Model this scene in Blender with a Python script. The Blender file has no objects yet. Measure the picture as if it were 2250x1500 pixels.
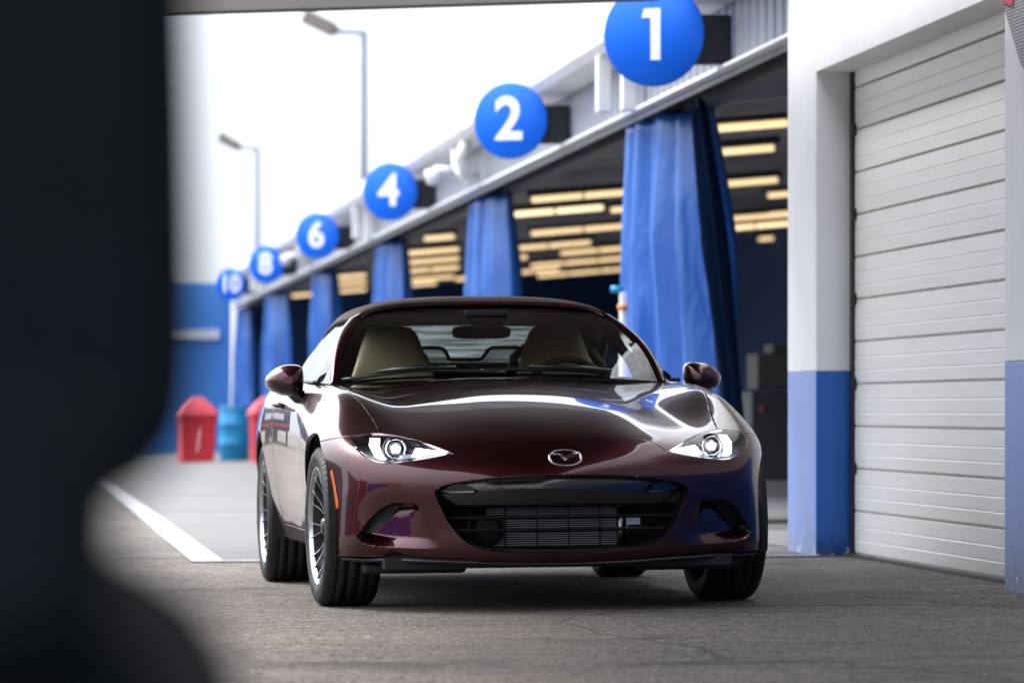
import bpy, bmesh, math, random
from mathutils import Vector, Matrix, Quaternion
from mathutils.bvhtree import BVHTree
R = math.radians
random.seed(7)
S = bpy.context.scene
C = S.collection

# ------------------------------------------------------------------ camera, world, sun, exposure
cam_d = bpy.data.cameras.new('camera'); cam = bpy.data.objects.new('camera', cam_d); C.objects.link(cam)
cam.location = (0, 0, .75); cam.rotation_euler = (R(90), 0, 0)
cam_d.sensor_width = 36; cam_d.lens = 8800/2250*36; cam_d.shift_y = 150/2250
cam_d.clip_start = .05; cam_d.clip_end = 3000
cam_d.dof.use_dof = True; cam_d.dof.focus_distance = 15.15; cam_d.dof.aperture_fstop = 3.5
S.camera = cam
W = bpy.data.worlds.new('World'); S.world = W; W.use_nodes = True
nt = W.node_tree; bg = nt.nodes['Background']
sky = nt.nodes.new('ShaderNodeTexSky'); sky.sky_type = 'NISHITA'; sky.sun_disc = False
SUN_EL, SUN_AZ = R(52), R(-60)
sky.sun_elevation = SUN_EL; sky.sun_rotation = SUN_AZ
sky.dust_density = 6; sky.air_density = 1.0; sky.ozone_density = 1
hs = nt.nodes.new('ShaderNodeHueSaturation'); hs.inputs['Saturation'].default_value = .22
mixw = nt.nodes.new('ShaderNodeMix'); mixw.data_type = 'RGBA'; mixw.inputs[0].default_value = .72
mixw.inputs[7].default_value = (6.6, 7.1, 7.9, 1)       # even cloud cover over the sky
nt.links.new(sky.outputs[0], hs.inputs['Color']); nt.links.new(hs.outputs[0], mixw.inputs[6])
tcw = nt.nodes.new('ShaderNodeTexCoord'); sepw = nt.nodes.new('ShaderNodeSeparateXYZ'); mrw = nt.nodes.new('ShaderNodeMapRange')
nt.links.new(tcw.outputs['Generated'], sepw.inputs[0]); nt.links.new(sepw.outputs['Z'], mrw.inputs[0])
mrw.inputs[1].default_value = 0; mrw.inputs[2].default_value = 1; mrw.inputs[3].default_value = .47; mrw.inputs[4].default_value = 1.75   # an overcast sky is brightest overhead
vmw = nt.nodes.new('ShaderNodeVectorMath'); vmw.operation = 'SCALE'
nt.links.new(mixw.outputs[2], vmw.inputs[0]); nt.links.new(mrw.outputs[0], vmw.inputs['Scale']); nt.links.new(vmw.outputs[0], bg.inputs['Color'])
bg.inputs['Strength'].default_value = .15
sd = bpy.data.lights.new('sun', 'SUN'); sun = bpy.data.objects.new('sun', sd); C.objects.link(sun)
sd.energy = .9; sd.angle = R(14); sd.color = (1, .97, .92)
sun.rotation_euler = (R(90)-SUN_EL, 0, R(180)-SUN_AZ+R(0))
S.view_settings.view_transform = 'Standard'; S.view_settings.look = 'None'; S.view_settings.gamma = 1
S.view_settings.exposure = 1.6
S.cycles.max_bounces = 8; S.cycles.transparent_max_bounces = 12
S.cycles.caustics_reflective = False; S.cycles.caustics_refractive = False
S.cycles.sample_clamp_indirect = 6

ROLL = R(.5)
def gz(x): return (x-.092)*math.tan(ROLL)          # ground height: the paving falls half a degree to the left
QROLL = Quaternion((0, 1, 0), -ROLL)

# ------------------------------------------------------------------ materials
def mat(name, col=(.5, .5, .5), rough=.5, metal=0, coat=0, spec=.5, emit=None, es=1):
    m = bpy.data.materials.new(name); m.use_nodes = True
    b = m.node_tree.nodes['Principled BSDF']
    b.inputs['Base Color'].default_value = (*col, 1); b.inputs['Roughness'].default_value = rough
    b.inputs['Metallic'].default_value = metal; b.inputs['Coat Weight'].default_value = coat
    b.inputs['Coat Roughness'].default_value = .02; b.inputs['Specular IOR Level'].default_value = spec
    if emit: b.inputs['Emission Color'].default_value = (*emit, 1); b.inputs['Emission Strength'].default_value = es
    return m
def nodes(m): return m.node_tree.nodes, m.node_tree.links, m.node_tree.nodes['Principled BSDF']
def noise(m, scale, detail=4, rough=.55, coord='Object', vscale=None):
    n, l, b = nodes(m)
    tc = n.new('ShaderNodeTexCoord'); nz = n.new('ShaderNodeTexNoise')
    nz.inputs['Scale'].default_value = scale; nz.inputs['Detail'].default_value = detail; nz.inputs['Roughness'].default_value = rough
    if vscale:
        mp = n.new('ShaderNodeMapping'); mp.inputs['Scale'].default_value = vscale
        l.new(tc.outputs[coord], mp.inputs[0]); l.new(mp.outputs[0], nz.inputs['Vector'])
    else: l.new(tc.outputs[coord], nz.inputs['Vector'])
    return nz
def ramp(m, src, stops):
    n, l, b = nodes(m); r = n.new('ShaderNodeValToRGB')
    e = r.color_ramp.elements
    while len(e) < len(stops): e.new(.5)
    for el, (p, c) in zip(e, stops): el.position = p; el.color = (*c, 1)
    l.new(src, r.inputs[0]); return r
def mixc(m, fac, a, b2, mode='MULTIPLY'):
    n, l, b = nodes(m); x = n.new('ShaderNodeMix'); x.data_type = 'RGBA'; x.blend_type = mode
    for s, k in ((fac, 0), (a, 6), (b2, 7)):
        if hasattr(s, 'links') or hasattr(s, 'is_linked'): l.new(s, x.inputs[k])
        elif k == 0: x.inputs[0].default_value = s
        else: x.inputs[k].default_value = (*s, 1)
    return x.outputs[2]
def setcol(m, out): nodes(m)[1].new(out, nodes(m)[2].inputs['Base Color'])
def bump(m, src, strength=.2, dist=.01):
    n, l, b = nodes(m); bp = n.new('ShaderNodeBump'); bp.inputs['Strength'].default_value = strength; bp.inputs['Distance'].default_value = dist
    l.new(src, bp.inputs['Height']); l.new(bp.outputs[0], b.inputs['Normal'])
def weathered(name, col, rough=.5, scale=3, amt=.12, **k):
    m = mat(name, col, rough, **k)
    nz = noise(m, scale, 6)
    r = ramp(m, nz.outputs[0], [(.3, (1-amt,)*3), (.7, (1, 1, 1))])
    setcol(m, mixc(m, 1, col, r.outputs[0])); return m

M = {}
M['asphalt'] = mat('asphalt', (.1, .095, .09), .85)
def _asphalt():
    m = M['asphalt']
    g = noise(m, 95, 2, .6); g2 = noise(m, 30, 3, .6); big = noise(m, .35, 5); mid = noise(m, 5, 6, .65, vscale=(.5, 1.6, 1))
    sp = ramp(m, g.outputs[0], [(.34, (.045, .039, .034)), (.50, (.135, .118, .104)), (.66, (.37, .32, .28))])
    s2_ = ramp(m, g2.outputs[0], [(.36, (.55,)*3), (.62, (1.3,)*3)])
    bb = ramp(m, big.outputs[0], [(.3, (.62, .60, .59)), (.7, (1.1, 1.07, 1.03))])
    mm = ramp(m, mid.outputs[0], [(.34, (.68,)*3), (.62, (1.15,)*3)])
    c = mixc(m, 1, sp.outputs[0], bb.outputs[0]); c = mixc(m, 1, c, mm.outputs[0]); c = mixc(m, 1, c, s2_.outputs[0])
    st = noise(m, 1.1, 5, .6, vscale=(.6, 1.2, 1)); stn = ramp(m, st.outputs[0], [(.58, (1, 1, 1)), (.66, (.5, .49, .49))])
    c = mixc(m, 1, c, stn.outputs[0])
    n, l, b = nodes(m); tc = n.new('ShaderNodeTexCoord'); wv = noise(m, 1.5, 4); mxv = n.new('ShaderNodeMix'); mxv.data_type = 'RGBA'; mxv.blend_type = 'ADD'; mxv.inputs[0].default_value = .35
    l.new(tc.outputs['Object'], mxv.inputs[6]); l.new(wv.outputs['Color'], mxv.inputs[7])
    vo = n.new('ShaderNodeTexVoronoi'); vo.feature = 'DISTANCE_TO_EDGE'; vo.inputs['Scale'].default_value = .42; l.new(mxv.outputs[2], vo.inputs['Vector'])
    cr = ramp(m, vo.outputs['Distance'], [(.0, (.35, .34, .33)), (.007, (1, 1, 1))]); c = mixc(m, 1, c, cr.outputs[0])
    sp_ = noise(m, 2.2, 2, .5, vscale=(1, 2.2, 1)); sr = ramp(m, sp_.outputs[0], [(.70, (1, 1, 1)), (.74, (.42, .41, .41))]); c = mixc(m, 1, c, sr.outputs[0])
    setcol(m, c); bump(m, g.outputs[0], .9, .008)
_asphalt()
M['concrete'] = mat('concrete', (.45, .44, .43), .8)
def _conc():
    m = M['concrete']; a = noise(m, 1.2, 6, .6, vscale=(.5, 1.5, 1)); b = noise(m, 40, 3)
    r1 = ramp(m, a.outputs[0], [(.3, (.092, .0885, .085)), (.7, (.145, .14, .134))]); r2 = ramp(m, b.outputs[0], [(.3, (.85,)*3), (.7, (1.05,)*3)])
    setcol(m, mixc(m, 1, r1.outputs[0], r2.outputs[0])); bump(m, b.outputs[0], .2, .003)
_conc()
def worn_paint(name, col, under):
    m = mat(name, col, .6); a = noise(m, 25, 6, .7)
    r = ramp(m, a.outputs[0], [(.38, under), (.52, col)]); setcol(m, r.outputs[0]); return m
M['line'] = worn_paint('line_white', (.44, .44, .45), (.20, .19, .185))
M['wall'] = weathered('white_render', (.88, .895, .92), .55, 2.2, .09)
def _walltex(m):
    b = noise(m, 90, 3); bump(m, b.outputs[0], .12, .004)
_walltex(M['wall'])
M['wallblue'] = mat('blue_wall_paint', (.012, .085, .36), .4)
def _wb():
    m = M['wallblue']; a = noise(m, 5, 8, .7); r = ramp(m, a.outputs[0], [(.25, (.008, .13, .52)), (.62, (.005, .12, .52)), (.74, (.06, .19, .54))]); setcol(m, r.outputs[0])
    b = noise(m, 90, 3); bump(m, b.outputs[0], .12, .004)
    nodes(m)[2].inputs['Sheen Weight'].default_value = 1.0; nodes(m)[2].inputs['Sheen Roughness'].default_value = .28; nodes(m)[2].inputs['Sheen Tint'].default_value = (.8, .85, 1, 1)
_wb()
def grime(m, chips):
    n, l, b = nodes(m)
    src = b.inputs['Base Color'].links[0].from_socket
    tc = n.new('ShaderNodeTexCoord'); sp = n.new('ShaderNodeSeparateXYZ'); l.new(tc.outputs['Object'], sp.inputs[0])
    mr = n.new('ShaderNodeMapRange'); mr.inputs[1].default_value = .0; mr.inputs[2].default_value = .45; mr.inputs[3].default_value = .30; mr.inputs[4].default_value = -.12; l.new(sp.outputs['Z'], mr.inputs[0])
    a = noise(m, 6, 8, .7); ad = n.new('ShaderNodeMath'); ad.operation = 'ADD'; l.new(a.outputs[0], ad.inputs[0]); l.new(mr.outputs[0], ad.inputs[1])
    r = ramp(m, ad.outputs[0], [(.60, (1, 1, 1)), (.80, (.50, .47, .44))]); c = mixc(m, 1, src, r.outputs[0])
    v = noise(m, 3, 6, .7, vscale=(5, 5, .35)); r2 = ramp(m, v.outputs[0], [(.60, (1, 1, 1)), (.74, (.86, .85, .84))]); c = mixc(m, 1, c, r2.outputs[0])
    k = noise(m, 16, 6, .75); ad2 = n.new('ShaderNodeMath'); ad2.operation = 'ADD'; l.new(k.outputs[0], ad2.inputs[0]); l.new(mr.outputs[0], ad2.inputs[1])
    r3 = ramp(m, ad2.outputs[0], [(.845, (0, 0, 0)), (.86, (1, 1, 1))])
    c = mixc(m, r3.outputs[0], c, chips, 'MIX'); setcol(m, c)
grime(M['wall'], (.55, .55, .55)); grime(M['wallblue'], (.72, .74, .78))
M['endblue'] = weathered('blue_end_wall', (.06, .24, .66), .6, 1.5, .15)
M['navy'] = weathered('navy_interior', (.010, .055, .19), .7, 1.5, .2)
M['door'] = mat('door_white', (.74, .75, .77), .42)
def _door():
    m = M['door']; a = noise(m, 3, 6, .65, vscale=(1, .6, 6)); r = ramp(m, a.outputs[0], [(.25, (.84, .825, .80)), (.6, (.90, .895, .88))])
    b = noise(m, 7, 8, .8, vscale=(1, 2, .5)); r2 = ramp(m, b.outputs[0], [(.25, (.66, .58, .48)), (.33, (1, 1, 1))])
    setcol(m, mixc(m, 1, r.outputs[0], r2.outputs[0]))
_door()
M['doordirt'] = weathered('door_joint', (.46, .42, .36), .8, 9, .5)
M['rubber'] = mat('black_rubber', (.012, .013, .015), .6)
M['fascia'] = weathered('grey_fascia', (.30, .32, .37), .5, 2, .12)
M['gutter'] = weathered('white_gutter', (.78, .79, .81), .45, 3, .1)
M['rust'] = weathered('rust_steel', (.22, .085, .05), .8, 12, .5)
M['ceil'] = weathered('dark_ceiling', (.42, .42, .45), .8, 2, .3)
M['steel'] = mat('grey_steel', (.35, .38, .42), .4, .3)
M['darksteel'] = mat('dark_steel', (.02, .022, .026), .5)
M['signblue'] = mat('sign_blue', (.0, .13, .76), .4, spec=.3)
M['signwhite'] = mat('sign_white', (.82, .84, .88), .4)
M['tube'] = mat('lamp_tube', (.9, .8, .6), .5, emit=(1, .70, .36), es=.44)
M['tubehot'] = mat('lamp_tube_bright', (.9, .8, .6), .5, emit=(1, .75, .42), es=.62)
M['curtain'] = mat('blue_curtain', (.025, .115, .43), .27, spec=.7)
def _curt():
    m = M['curtain']; a = noise(m, 4, 5, .6, vscale=(1, 1, .25)); r = ramp(m, a.outputs[0], [(.3, (.014, .10, .40)), (.7, (.035, .15, .50))]); setcol(m, r.outputs[0])
    b = noise(m, 9, 3, .5, vscale=(1, 1, .3)); bump(m, b.outputs[0], .5, .04)
    nodes(m)[2].inputs['Sheen Weight'].default_value = .03; nodes(m)[2].inputs['Sheen Tint'].default_value = (.7, .78, 1, 1)
_curt()
M['curtainshade'] = mat('shaded_blue_curtain', (.0015, .009, .032), .9, spec=.1)  # inner drape of the blue curtain, its shade put into the colour
M['binred'] = weathered('bin_red', (.62, .03, .05), .4, 5, .15)
M['binblue'] = weathered('bin_blue', (.01, .28, .58), .4, 5, .15)
M['canopy'] = weathered('canopy_soffit', (.13, .098, .082), .7, 1.2, .15)
M['canopyedge'] = weathered('canopy_edge', (.20, .185, .17), .6, 3, .2)
M['galv'] = mat('galvanised', (.10, .115, .13), .5, .2)
M['lamphead'] = mat('lamp_head_brown', (.17, .14, .125), .5)
M['seatfoam'] = weathered('dark_upholstery', (.006, .0125, .018), .8, 8, .2, spec=.2)

# ------------------------------------------------------------------ object helpers
def link(name, me, m=None, parent=None, smooth=False):
    o = bpy.data.objects.new(name, me); C.objects.link(o)
    if m is not None:
        for mm in (m if isinstance(m, (list, tuple)) else [m]): me.materials.append(mm)
    if parent: o.parent = parent
    if smooth:
        for p in me.polygons: p.use_smooth = True
    return o
def thing(name, label, cat, loc=(0, 0, 0), rz=0, group=None):
    o = bpy.data.objects.new(name, None); C.objects.link(o); o.empty_display_size = .2
    o.location = loc; o.rotation_euler = (0, 0, rz); o['label'] = label; o['category'] = cat
    if group: o['group'] = group
    return o
def tag(o, label, cat, group=None):
    o['label'] = label; o['category'] = cat
    if group: o['group'] = group
    return o
def struct(o): o['kind'] = 'structure'; return o
class MB:
    def __init__(s): s.v = []; s.f = []; s.mi = []; s.sm = []
    def add(s, vs, fs, mi=0, sm=False):
        k = len(s.v); s.v += [tuple(v) for v in vs]
        for f in fs: s.f.append([i+k for i in f]); s.mi.append(mi); s.sm.append(sm)
        return s
    def box(s, x0, x1, y0, y1, z0, z1, mi=0):
        vs = [(x, y, z) for z in (z0, z1) for y in (y0, y1) for x in (x0, x1)]
        return s.add(vs, [(0, 2, 3, 1), (4, 5, 7, 6), (0, 1, 5, 4), (2, 6, 7, 3), (0, 4, 6, 2), (1, 3, 7, 5)], mi)
    def tube(s, pts, r, n=10, mi=0, caps=True, rx=None):
        pts = [Vector(p) for p in pts]; rr = r if isinstance(r, (list, tuple)) else [r]*len(pts)
        vs = []; up = None
        for i, p in enumerate(pts):
            d = (pts[min(i+1, len(pts)-1)]-pts[max(i-1, 0)]).normalized()
            if up is None: up = Vector((0, 0, 1)) if abs(d.z) < .9 else Vector((1, 0, 0))
            sx = d.cross(up).normalized(); sy = sx.cross(d).normalized(); up = sy
            for k in range(n):
                t = 2*math.pi*k/n; vs.append(p+sx*math.cos(t)*rr[i]*(rx or 1)+sy*math.sin(t)*rr[i])
        fs = []
        for i in range(len(pts)-1):
            for k in range(n): fs.append((i*n+k, i*n+(k+1) % n, (i+1)*n+(k+1) % n, (i+1)*n+k))
        if caps: fs += [tuple(reversed(range(n))), tuple(range((len(pts)-1)*n, len(pts)*n))]
        return s.add(vs, fs, mi, True)
    def lathe(s, prof, axis='z', n=32, c=(0, 0, 0), mi=0, sm=True):
        vs = []
        for (r, h) in prof:
            for k in range(n):
                t = 2*math.pi*k/n; a, b = r*math.cos(t), r*math.sin(t)
                vs.append({'z': (c[0]+a, c[1]+b, c[2]+h), 'x': (c[0]+h, c[1]+a, c[2]+b), 'y': (c[0]+a, c[1]+h, c[2]+b)}[axis])
        fs = []
        for i in range(len(prof)-1):
            for k in range(n): fs.append((i*n+k, i*n+(k+1) % n, (i+1)*n+(k+1) % n, (i+1)*n+k))
        return s.add(vs, fs, mi, sm)
    def prism(s, poly, h0, h1, axis='y', mi=0):
        # poly of 2D points extruded along axis ('y': (x,z), 'x': (y,z), 'z': (x,y))
        def P(p, h): return {'y': (p[0], h, p[1]), 'x': (h, p[0], p[1]), 'z': (p[0], p[1], h)}[axis]
        n = len(poly); vs = [P(p, h0) for p in poly]+[P(p, h1) for p in poly]
        fs = [tuple(range(n)), tuple(range(2*n-1, n-1, -1))]+[(i, i+n, (i+1) % n+n, (i+1) % n) for i in range(n)]
        return s.add(vs, fs, mi)
    def grid(s, rows, mi=0, sm=True, closed=False):
        n = len(rows[0]); vs = [p for r in rows for p in r]; fs = []
        for i in range(len(rows)-1):
            for k in range(n if closed else n-1): fs.append((i*n+k, i*n+(k+1) % n, (i+1)*n+(k+1) % n, (i+1)*n+k))
        return s.add(vs, fs, mi, sm)
    def build(s, name, m, parent=None, bevel=0, seg=2, fixn=True):
        me = bpy.data.meshes.new(name); me.from_pydata(s.v, [], s.f); me.update()
        for p, i, sm in zip(me.polygons, s.mi, s.sm): p.material_index = i; p.use_smooth = sm
        if fixn:
            bm = bmesh.new(); bm.from_mesh(me); bmesh.ops.recalc_face_normals(bm, faces=bm.faces); bm.to_mesh(me); bm.free()
        o = link(name, me, m, parent)
        if bevel:
            b = o.modifiers.new('bevel', 'BEVEL'); b.width = bevel; b.segments = seg; b.limit_method = 'ANGLE'; b.angle_limit = R(40)
        return o
def catmull(pts, n=6, closed=False):
    P = [Vector(p) for p in pts]; out = []; L = len(P)
    rng = L if closed else L-1
    for i in range(rng):
        p0 = P[(i-1) % L] if closed or i > 0 else P[0]*2-P[1]
        p1, p2 = P[i], P[(i+1) % L]
        p3 = P[(i+2) % L] if closed or i+2 < L else P[-1]*2-P[-2]
        for k in range(n):
            t = k/n
            out.append(.5*((2*p1)+(p2-p0)*t+(2*p0-5*p1+4*p2-p3)*t*t+(3*p1-p0-3*p2+p3)*t**3))
    if not closed: out.append(P[-1])
    return out
def text_mesh(txt, size, ext=.004, offset=0, bold=0):
    cu = bpy.data.curves.new('lettering', 'FONT'); cu.body = txt; cu.size = size; cu.align_x = 'CENTER'; cu.align_y = 'CENTER'
    cu.extrude = ext; cu.offset = offset; cu.resolution_u = 6
    o = bpy.data.objects.new('lettering', cu); C.objects.link(o)
    dg = bpy.context.evaluated_depsgraph_get(); me = bpy.data.meshes.new_from_object(o.evaluated_get(dg))
    bpy.data.objects.remove(o); bpy.data.curves.remove(cu); return me

# ------------------------------------------------------------------ ground
def tilted(name, poly, dz, m):
    # flat sheet lying on the tilted paving; poly = world (x, y) points
    mb = MB(); mb.add([(x, y, gz(x)+dz) for x, y in poly], [tuple(range(len(poly)))])
    o = mb.build(name, m); return struct(o)
BR = R(7.0)                                           # the garage row runs seven degrees off the lens axis
def BW(w, u): return (w*math.cos(BR)-u*math.sin(BR), w*math.sin(BR)+u*math.cos(BR))
mbg = MB(); mbg.add([(x, y, gz(x)) for x, y in ((-300, -200), (300, -200), (300, 700), (-300, 700))], [(0, 1, 2, 3)])
struct(mbg.build('ground', M['asphalt']))
p0 = BW(.86, 20.1); p1 = BW(14, 20.1); p2 = BW(14, 90); p3 = BW(.86, 90)
EDGE_Y = 20.05
a0 = (-1.52, EDGE_Y); a1 = (2.9, EDGE_Y+.1)
tilted('pavement', [a0, a1, BW(14, 20.7), p2, p3], .004, M['concrete'])
q = [BW(.79, 20.2), BW(.94, 20.2), BW(.94, 70), BW(.79, 70)]
q[0] = (-1.60, EDGE_Y-.02); q[1] = (-1.44, EDGE_Y-.02)
tilted('road_marking', q, .008, M['line'])
tilted('road_marking', [(-1.44, EDGE_Y-.03), (1.55, EDGE_Y+.03), (1.55, EDGE_Y+.16), (-1.44, EDGE_Y+.10)], .008, M['line'])

# ------------------------------------------------------------------ garage row
WP = 3.985                                            # wall plane, metres right of the camera across the row
gar = thing('garage_building', 'white and blue garage row with open bays, roller door and dark lit interior', 'garage building', rz=BR)
def wallbox(mb, w0, w1, u0, u1, z1=3.9):
    mb.box(w0, w1, u0, u1, -.3, .945, 1); mb.box(w0, w1, u0, u1, .945, z1, 0)
mb = MB()
wallbox(mb, WP, 12, 19.87, 20.62)
wallbox(mb, WP, 4.6, -8, 15.97)
mb.box(WP, 4.6, 15.97, 19.87, 2.45, 3.9, 0)
mb.build('wall', [M['wall'], M['wallblue']], gar, bevel=.006)
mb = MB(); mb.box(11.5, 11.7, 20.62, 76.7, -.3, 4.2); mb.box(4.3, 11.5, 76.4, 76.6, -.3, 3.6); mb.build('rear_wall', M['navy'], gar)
# roller door
dr = MB(); prof = []; z = .03; sec = .2125
x0 = 4.17
while z < 2.44:
    for dz, dx in ((0, .009), (.003, .009), (.008, .002), (.062, 0), (.067, .004), (.072, .001), (.128, 0), (.133, .004), (.138, .001), (.203, .001), (.208, .006)):
        prof.append((x0+dx, z+dz))
    z += sec
prof = [(a, min(b, 2.47)) for a, b in prof]
dr.grid([[(a, 15.9, b) for a, b in prof], [(a, 19.80, b) for a, b in prof]], sm=False)
d = dr.build('roller_door', M['door'], gar)
g = MB(); zz = .03
while zz < 2.44:
    g.box(4.172, 4.184, 15.9, 19.78, zz-.0025, zz+.0015); zz += sec
o = g.build('section_joint', M['doordirt'], d)
t = MB(); t.box(4.158, 4.2, 19.80, 19.868, 0, 2.448); t.box(4.12, 4.16, 15.9, 19.8, 0.005, .03)
t.build('door_track', M['rubber'], d)
for k in range(2, 12, 2):
    h = MB(); zc = .03+k*sec; h.box(4.152, 4.17, 19.755, 19.80, zc-.03, zc+.03); h.build('roller_hinge', M['rubber'], d, bevel=.006)
# open bays: fascia, trims, gutter, roof, posts, interior
UE = 76.5
f = MB(); u = 20.62; row = []
while u < UE:
    row += [(4.05, u), (4.05, u+.16), (4.075, u+.19), (4.075, u+.22)]; u += .25
f.grid([[(a, b, 2.72) for a, b in row], [(a, b, 3.12) for a, b in row]], sm=False)
f.build('fascia', M['fascia'], gar)
b = MB(); b.box(WP, 4.09, 20.62, UE, 2.702, 2.722); b.build('lower_trim', M['gutter'], gar)
b = MB(); b.box(4.27, 4.42, 20.62, UE, 2.68, 2.80); b.build('lintel', M['darksteel'], gar)
b = MB(); b.tube([(4.06, 20.7, 2.675), (4.06, UE, 2.675)], .014, 8); b.build('curtain_rail', M['steel'], gar)
gp = [(4.05, 3.30), (3.80, 3.30), (3.765, 3.285), (3.76, 3.20), (3.775, 3.15), (3.82, 3.10), (3.88, 3.085), (4.05, 3.085)]
gt = MB(); gt.prism(gp, 20.62, UE, 'y'); gt.build('gutter', M['gutter'], gar)
rf = MB(); rf.add([(4.0, 20.5, 3.31), (12, 20.5, 3.9), (12, 76.9, 3.9), (4.0, 76.9, 3.31), (4.0, 20.5, 3.25), (12, 20.5, 3.84), (12, 76.9, 3.84), (4.0, 76.9, 3.25)],
                  [(0, 1, 2, 3), (7, 6, 5, 4), (0, 4, 5, 1), (1, 5, 6, 2), (2, 6, 7, 3), (3, 7, 4, 0)]); rf.build('roof', M['fascia'], gar)
def ceil_z(w): return 3.0+.085*(w-4.1)
cl = MB(); cl.add([(4.3, 20.62, ceil_z(4.3)), (11.5, 20.62, ceil_z(11.5)), (11.5, 76.5, ceil_z(11.5)), (4.3, 76.5, ceil_z(4.3))], [(0, 1, 2, 3)])
u = 21.6
while u < 76:
    cl.add([(4.31, u, ceil_z(4.3)-.16), (11.49, u, ceil_z(11.5)-.16), (11.49, u+.08, ceil_z(11.5)-.16), (4.31, u+.08, ceil_z(4.3)-.16),
            (4.31, u, ceil_z(4.3)), (11.49, u, ceil_z(11.5)), (11.49, u+.08, ceil_z(11.5)), (4.31, u+.08, ceil_z(4.3))],
           [(0, 3, 2, 1), (0, 1, 5, 4), (1, 2, 6, 5), (2, 3, 7, 6), (3, 0, 4, 7)]); u += 1.55
cl.build('ceiling', M['ceil'], gar)
POSTS = [26.6, 36.3, 46.0, 56.2, 66.6, 76.2]
for u in POSTS:
    p = MB(); p.box(4.30, 4.42, u-.06, u+.06, -.2, 2.9); p.build('post', M['gutter'], gar, bevel=.008)
fl = MB(); fl.add([(*BW(w, u), gz(BW(w, u)[0])+.009) for w, u in ((4.05, 20.7), (11.5, 20.7), (11.5, 76.5), (4.05, 76.5))], [(0, 1, 2, 3)])
M['floor'] = weathered('garage_floor', (.30, .30, .31), .32, 1.2, .2)
o = fl.build('garage_floor', M['floor']); struct(o)
# downspouts under the gutter by each post
for u, kind in ((25.9, 0), (35.6, 1), (45.6, 0), (55.8, 1), (66.2, 0)):
    if kind == 0:
        for c in ((3.90, 4.0, u-.05, u+.05, 2.70, 3.084), (3.80, 3.90, u+.4, u+.5, 2.72, 3.10)):
            p = MB(); p.box(*c); p.build('downspout', M['gutter'], gar, bevel=.012)
    else:
        p = MB(); p.tube([(3.87, u, 3.09), (3.87, u, 2.93), (3.93, u-.1, 2.83), (3.97, u-.3, 2.78)], .045, 10); p.build('downspout', M['gutter'], gar)
        p = MB(); p.tube([(3.87, u-.9, 3.09), (3.80, u-.9, 2.95), (3.86, u-.8, 2.80), (3.97, u-.6, 2.80)], .05, 10); p.build('downspout', M['gutter'], gar)
        p = MB(); p.tube([(3.99, u+.5, 2.92), (3.72, u+.4, 2.90)], .05, 10); p.lathe([(.0, -.09), (.06, -.07), (.075, 0), (.075, .05), (0, .06)], 'z', 14, (3.70, u+.4, 2.86)); p.build('wall_camera', M['gutter'], gar)

# ------------------------------------------------------------------ bay signs
def bay_sign(num, w, u, zc, D, size, lab, ang):
    t = thing('bay_sign', lab, 'sign', loc=(*BW(w, u), zc), rz=BR+ang, group='round blue bay number signs')
    d = MB(); d.lathe([(0, -.012), (D/2-.004, -.012), (D/2, -.008), (D/2, .008), (D/2-.004, .012), (0, .012)], 'y', 64)
    d.build('disc', M['signblue'], t)
    if num == '1':
        q = .000973; mb = MB(); mb.prism([((x-1421)*q, (183-y)*q) for x, y in ((1365, 30), (1465, 30), (1465, 335), (1405, 335), (1405, 85), (1350, 85))], -.0185, -.0145, 'y')
        mb.build('numeral', M['signwhite'], t); me = None
    else: me = text_mesh(num, size*1.1, .002, size*.028)
    if me:
        me.transform(Matrix.Rotation(R(90), 4, 'X')); me.transform(Matrix.Translation((-.01, -.0165, 0)))
        link('numeral', me, M['signwhite'], t)
    k = MB(); ca, sa = math.cos(-ang), math.sin(-ang)
    def L(a, b): return (a*ca-b*sa, a*sa+b*ca)        # row axes -> sign axes
    x1 = 4.045-w
    c4 = [L(D*.30, .03), L(x1, .03), L(x1, .14), L(D*.30, .14)]
    vs = [(x, y, z) for z in (-.16, .12) for x, y in c4]
    k.add(vs, [(3, 2, 1, 0), (4, 5, 6, 7), (0, 1, 5, 4), (1, 2, 6, 5), (2, 3, 7, 6), (3, 0, 4, 7)])
    k.build('bracket', M['darksteel'], t)
    return t
for num, w, u, zc, D, sz, lab in (
    ('1', 3.60, 22.65, 2.895, .595, .40, 'largest blue round sign, bearing the numeral one, nearest the camera'),
    ('2', 3.60, 29.4, 2.885, .565, .40, 'blue round sign bearing the numeral two, second from the camera'),
    ('4', 3.60, 39.1, 2.885, .565, .39, 'blue round sign bearing the numeral four, third from the camera'),
    ('6', 3.60, 48.8, 2.87, .565, .39, 'blue round sign bearing the numeral six, third from the far end'),
    ('8', 3.60, 59.0, 2.89, .565, .39, 'blue round sign bearing the numeral eight, second from the far end'),
    ('10', 3.60, 69.2, 2.91, .565, .36, 'smallest blue round sign, bearing the number ten, at the far end')):
    bay_sign(num, w, u, zc, D, sz, lab, R(-25))

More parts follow.
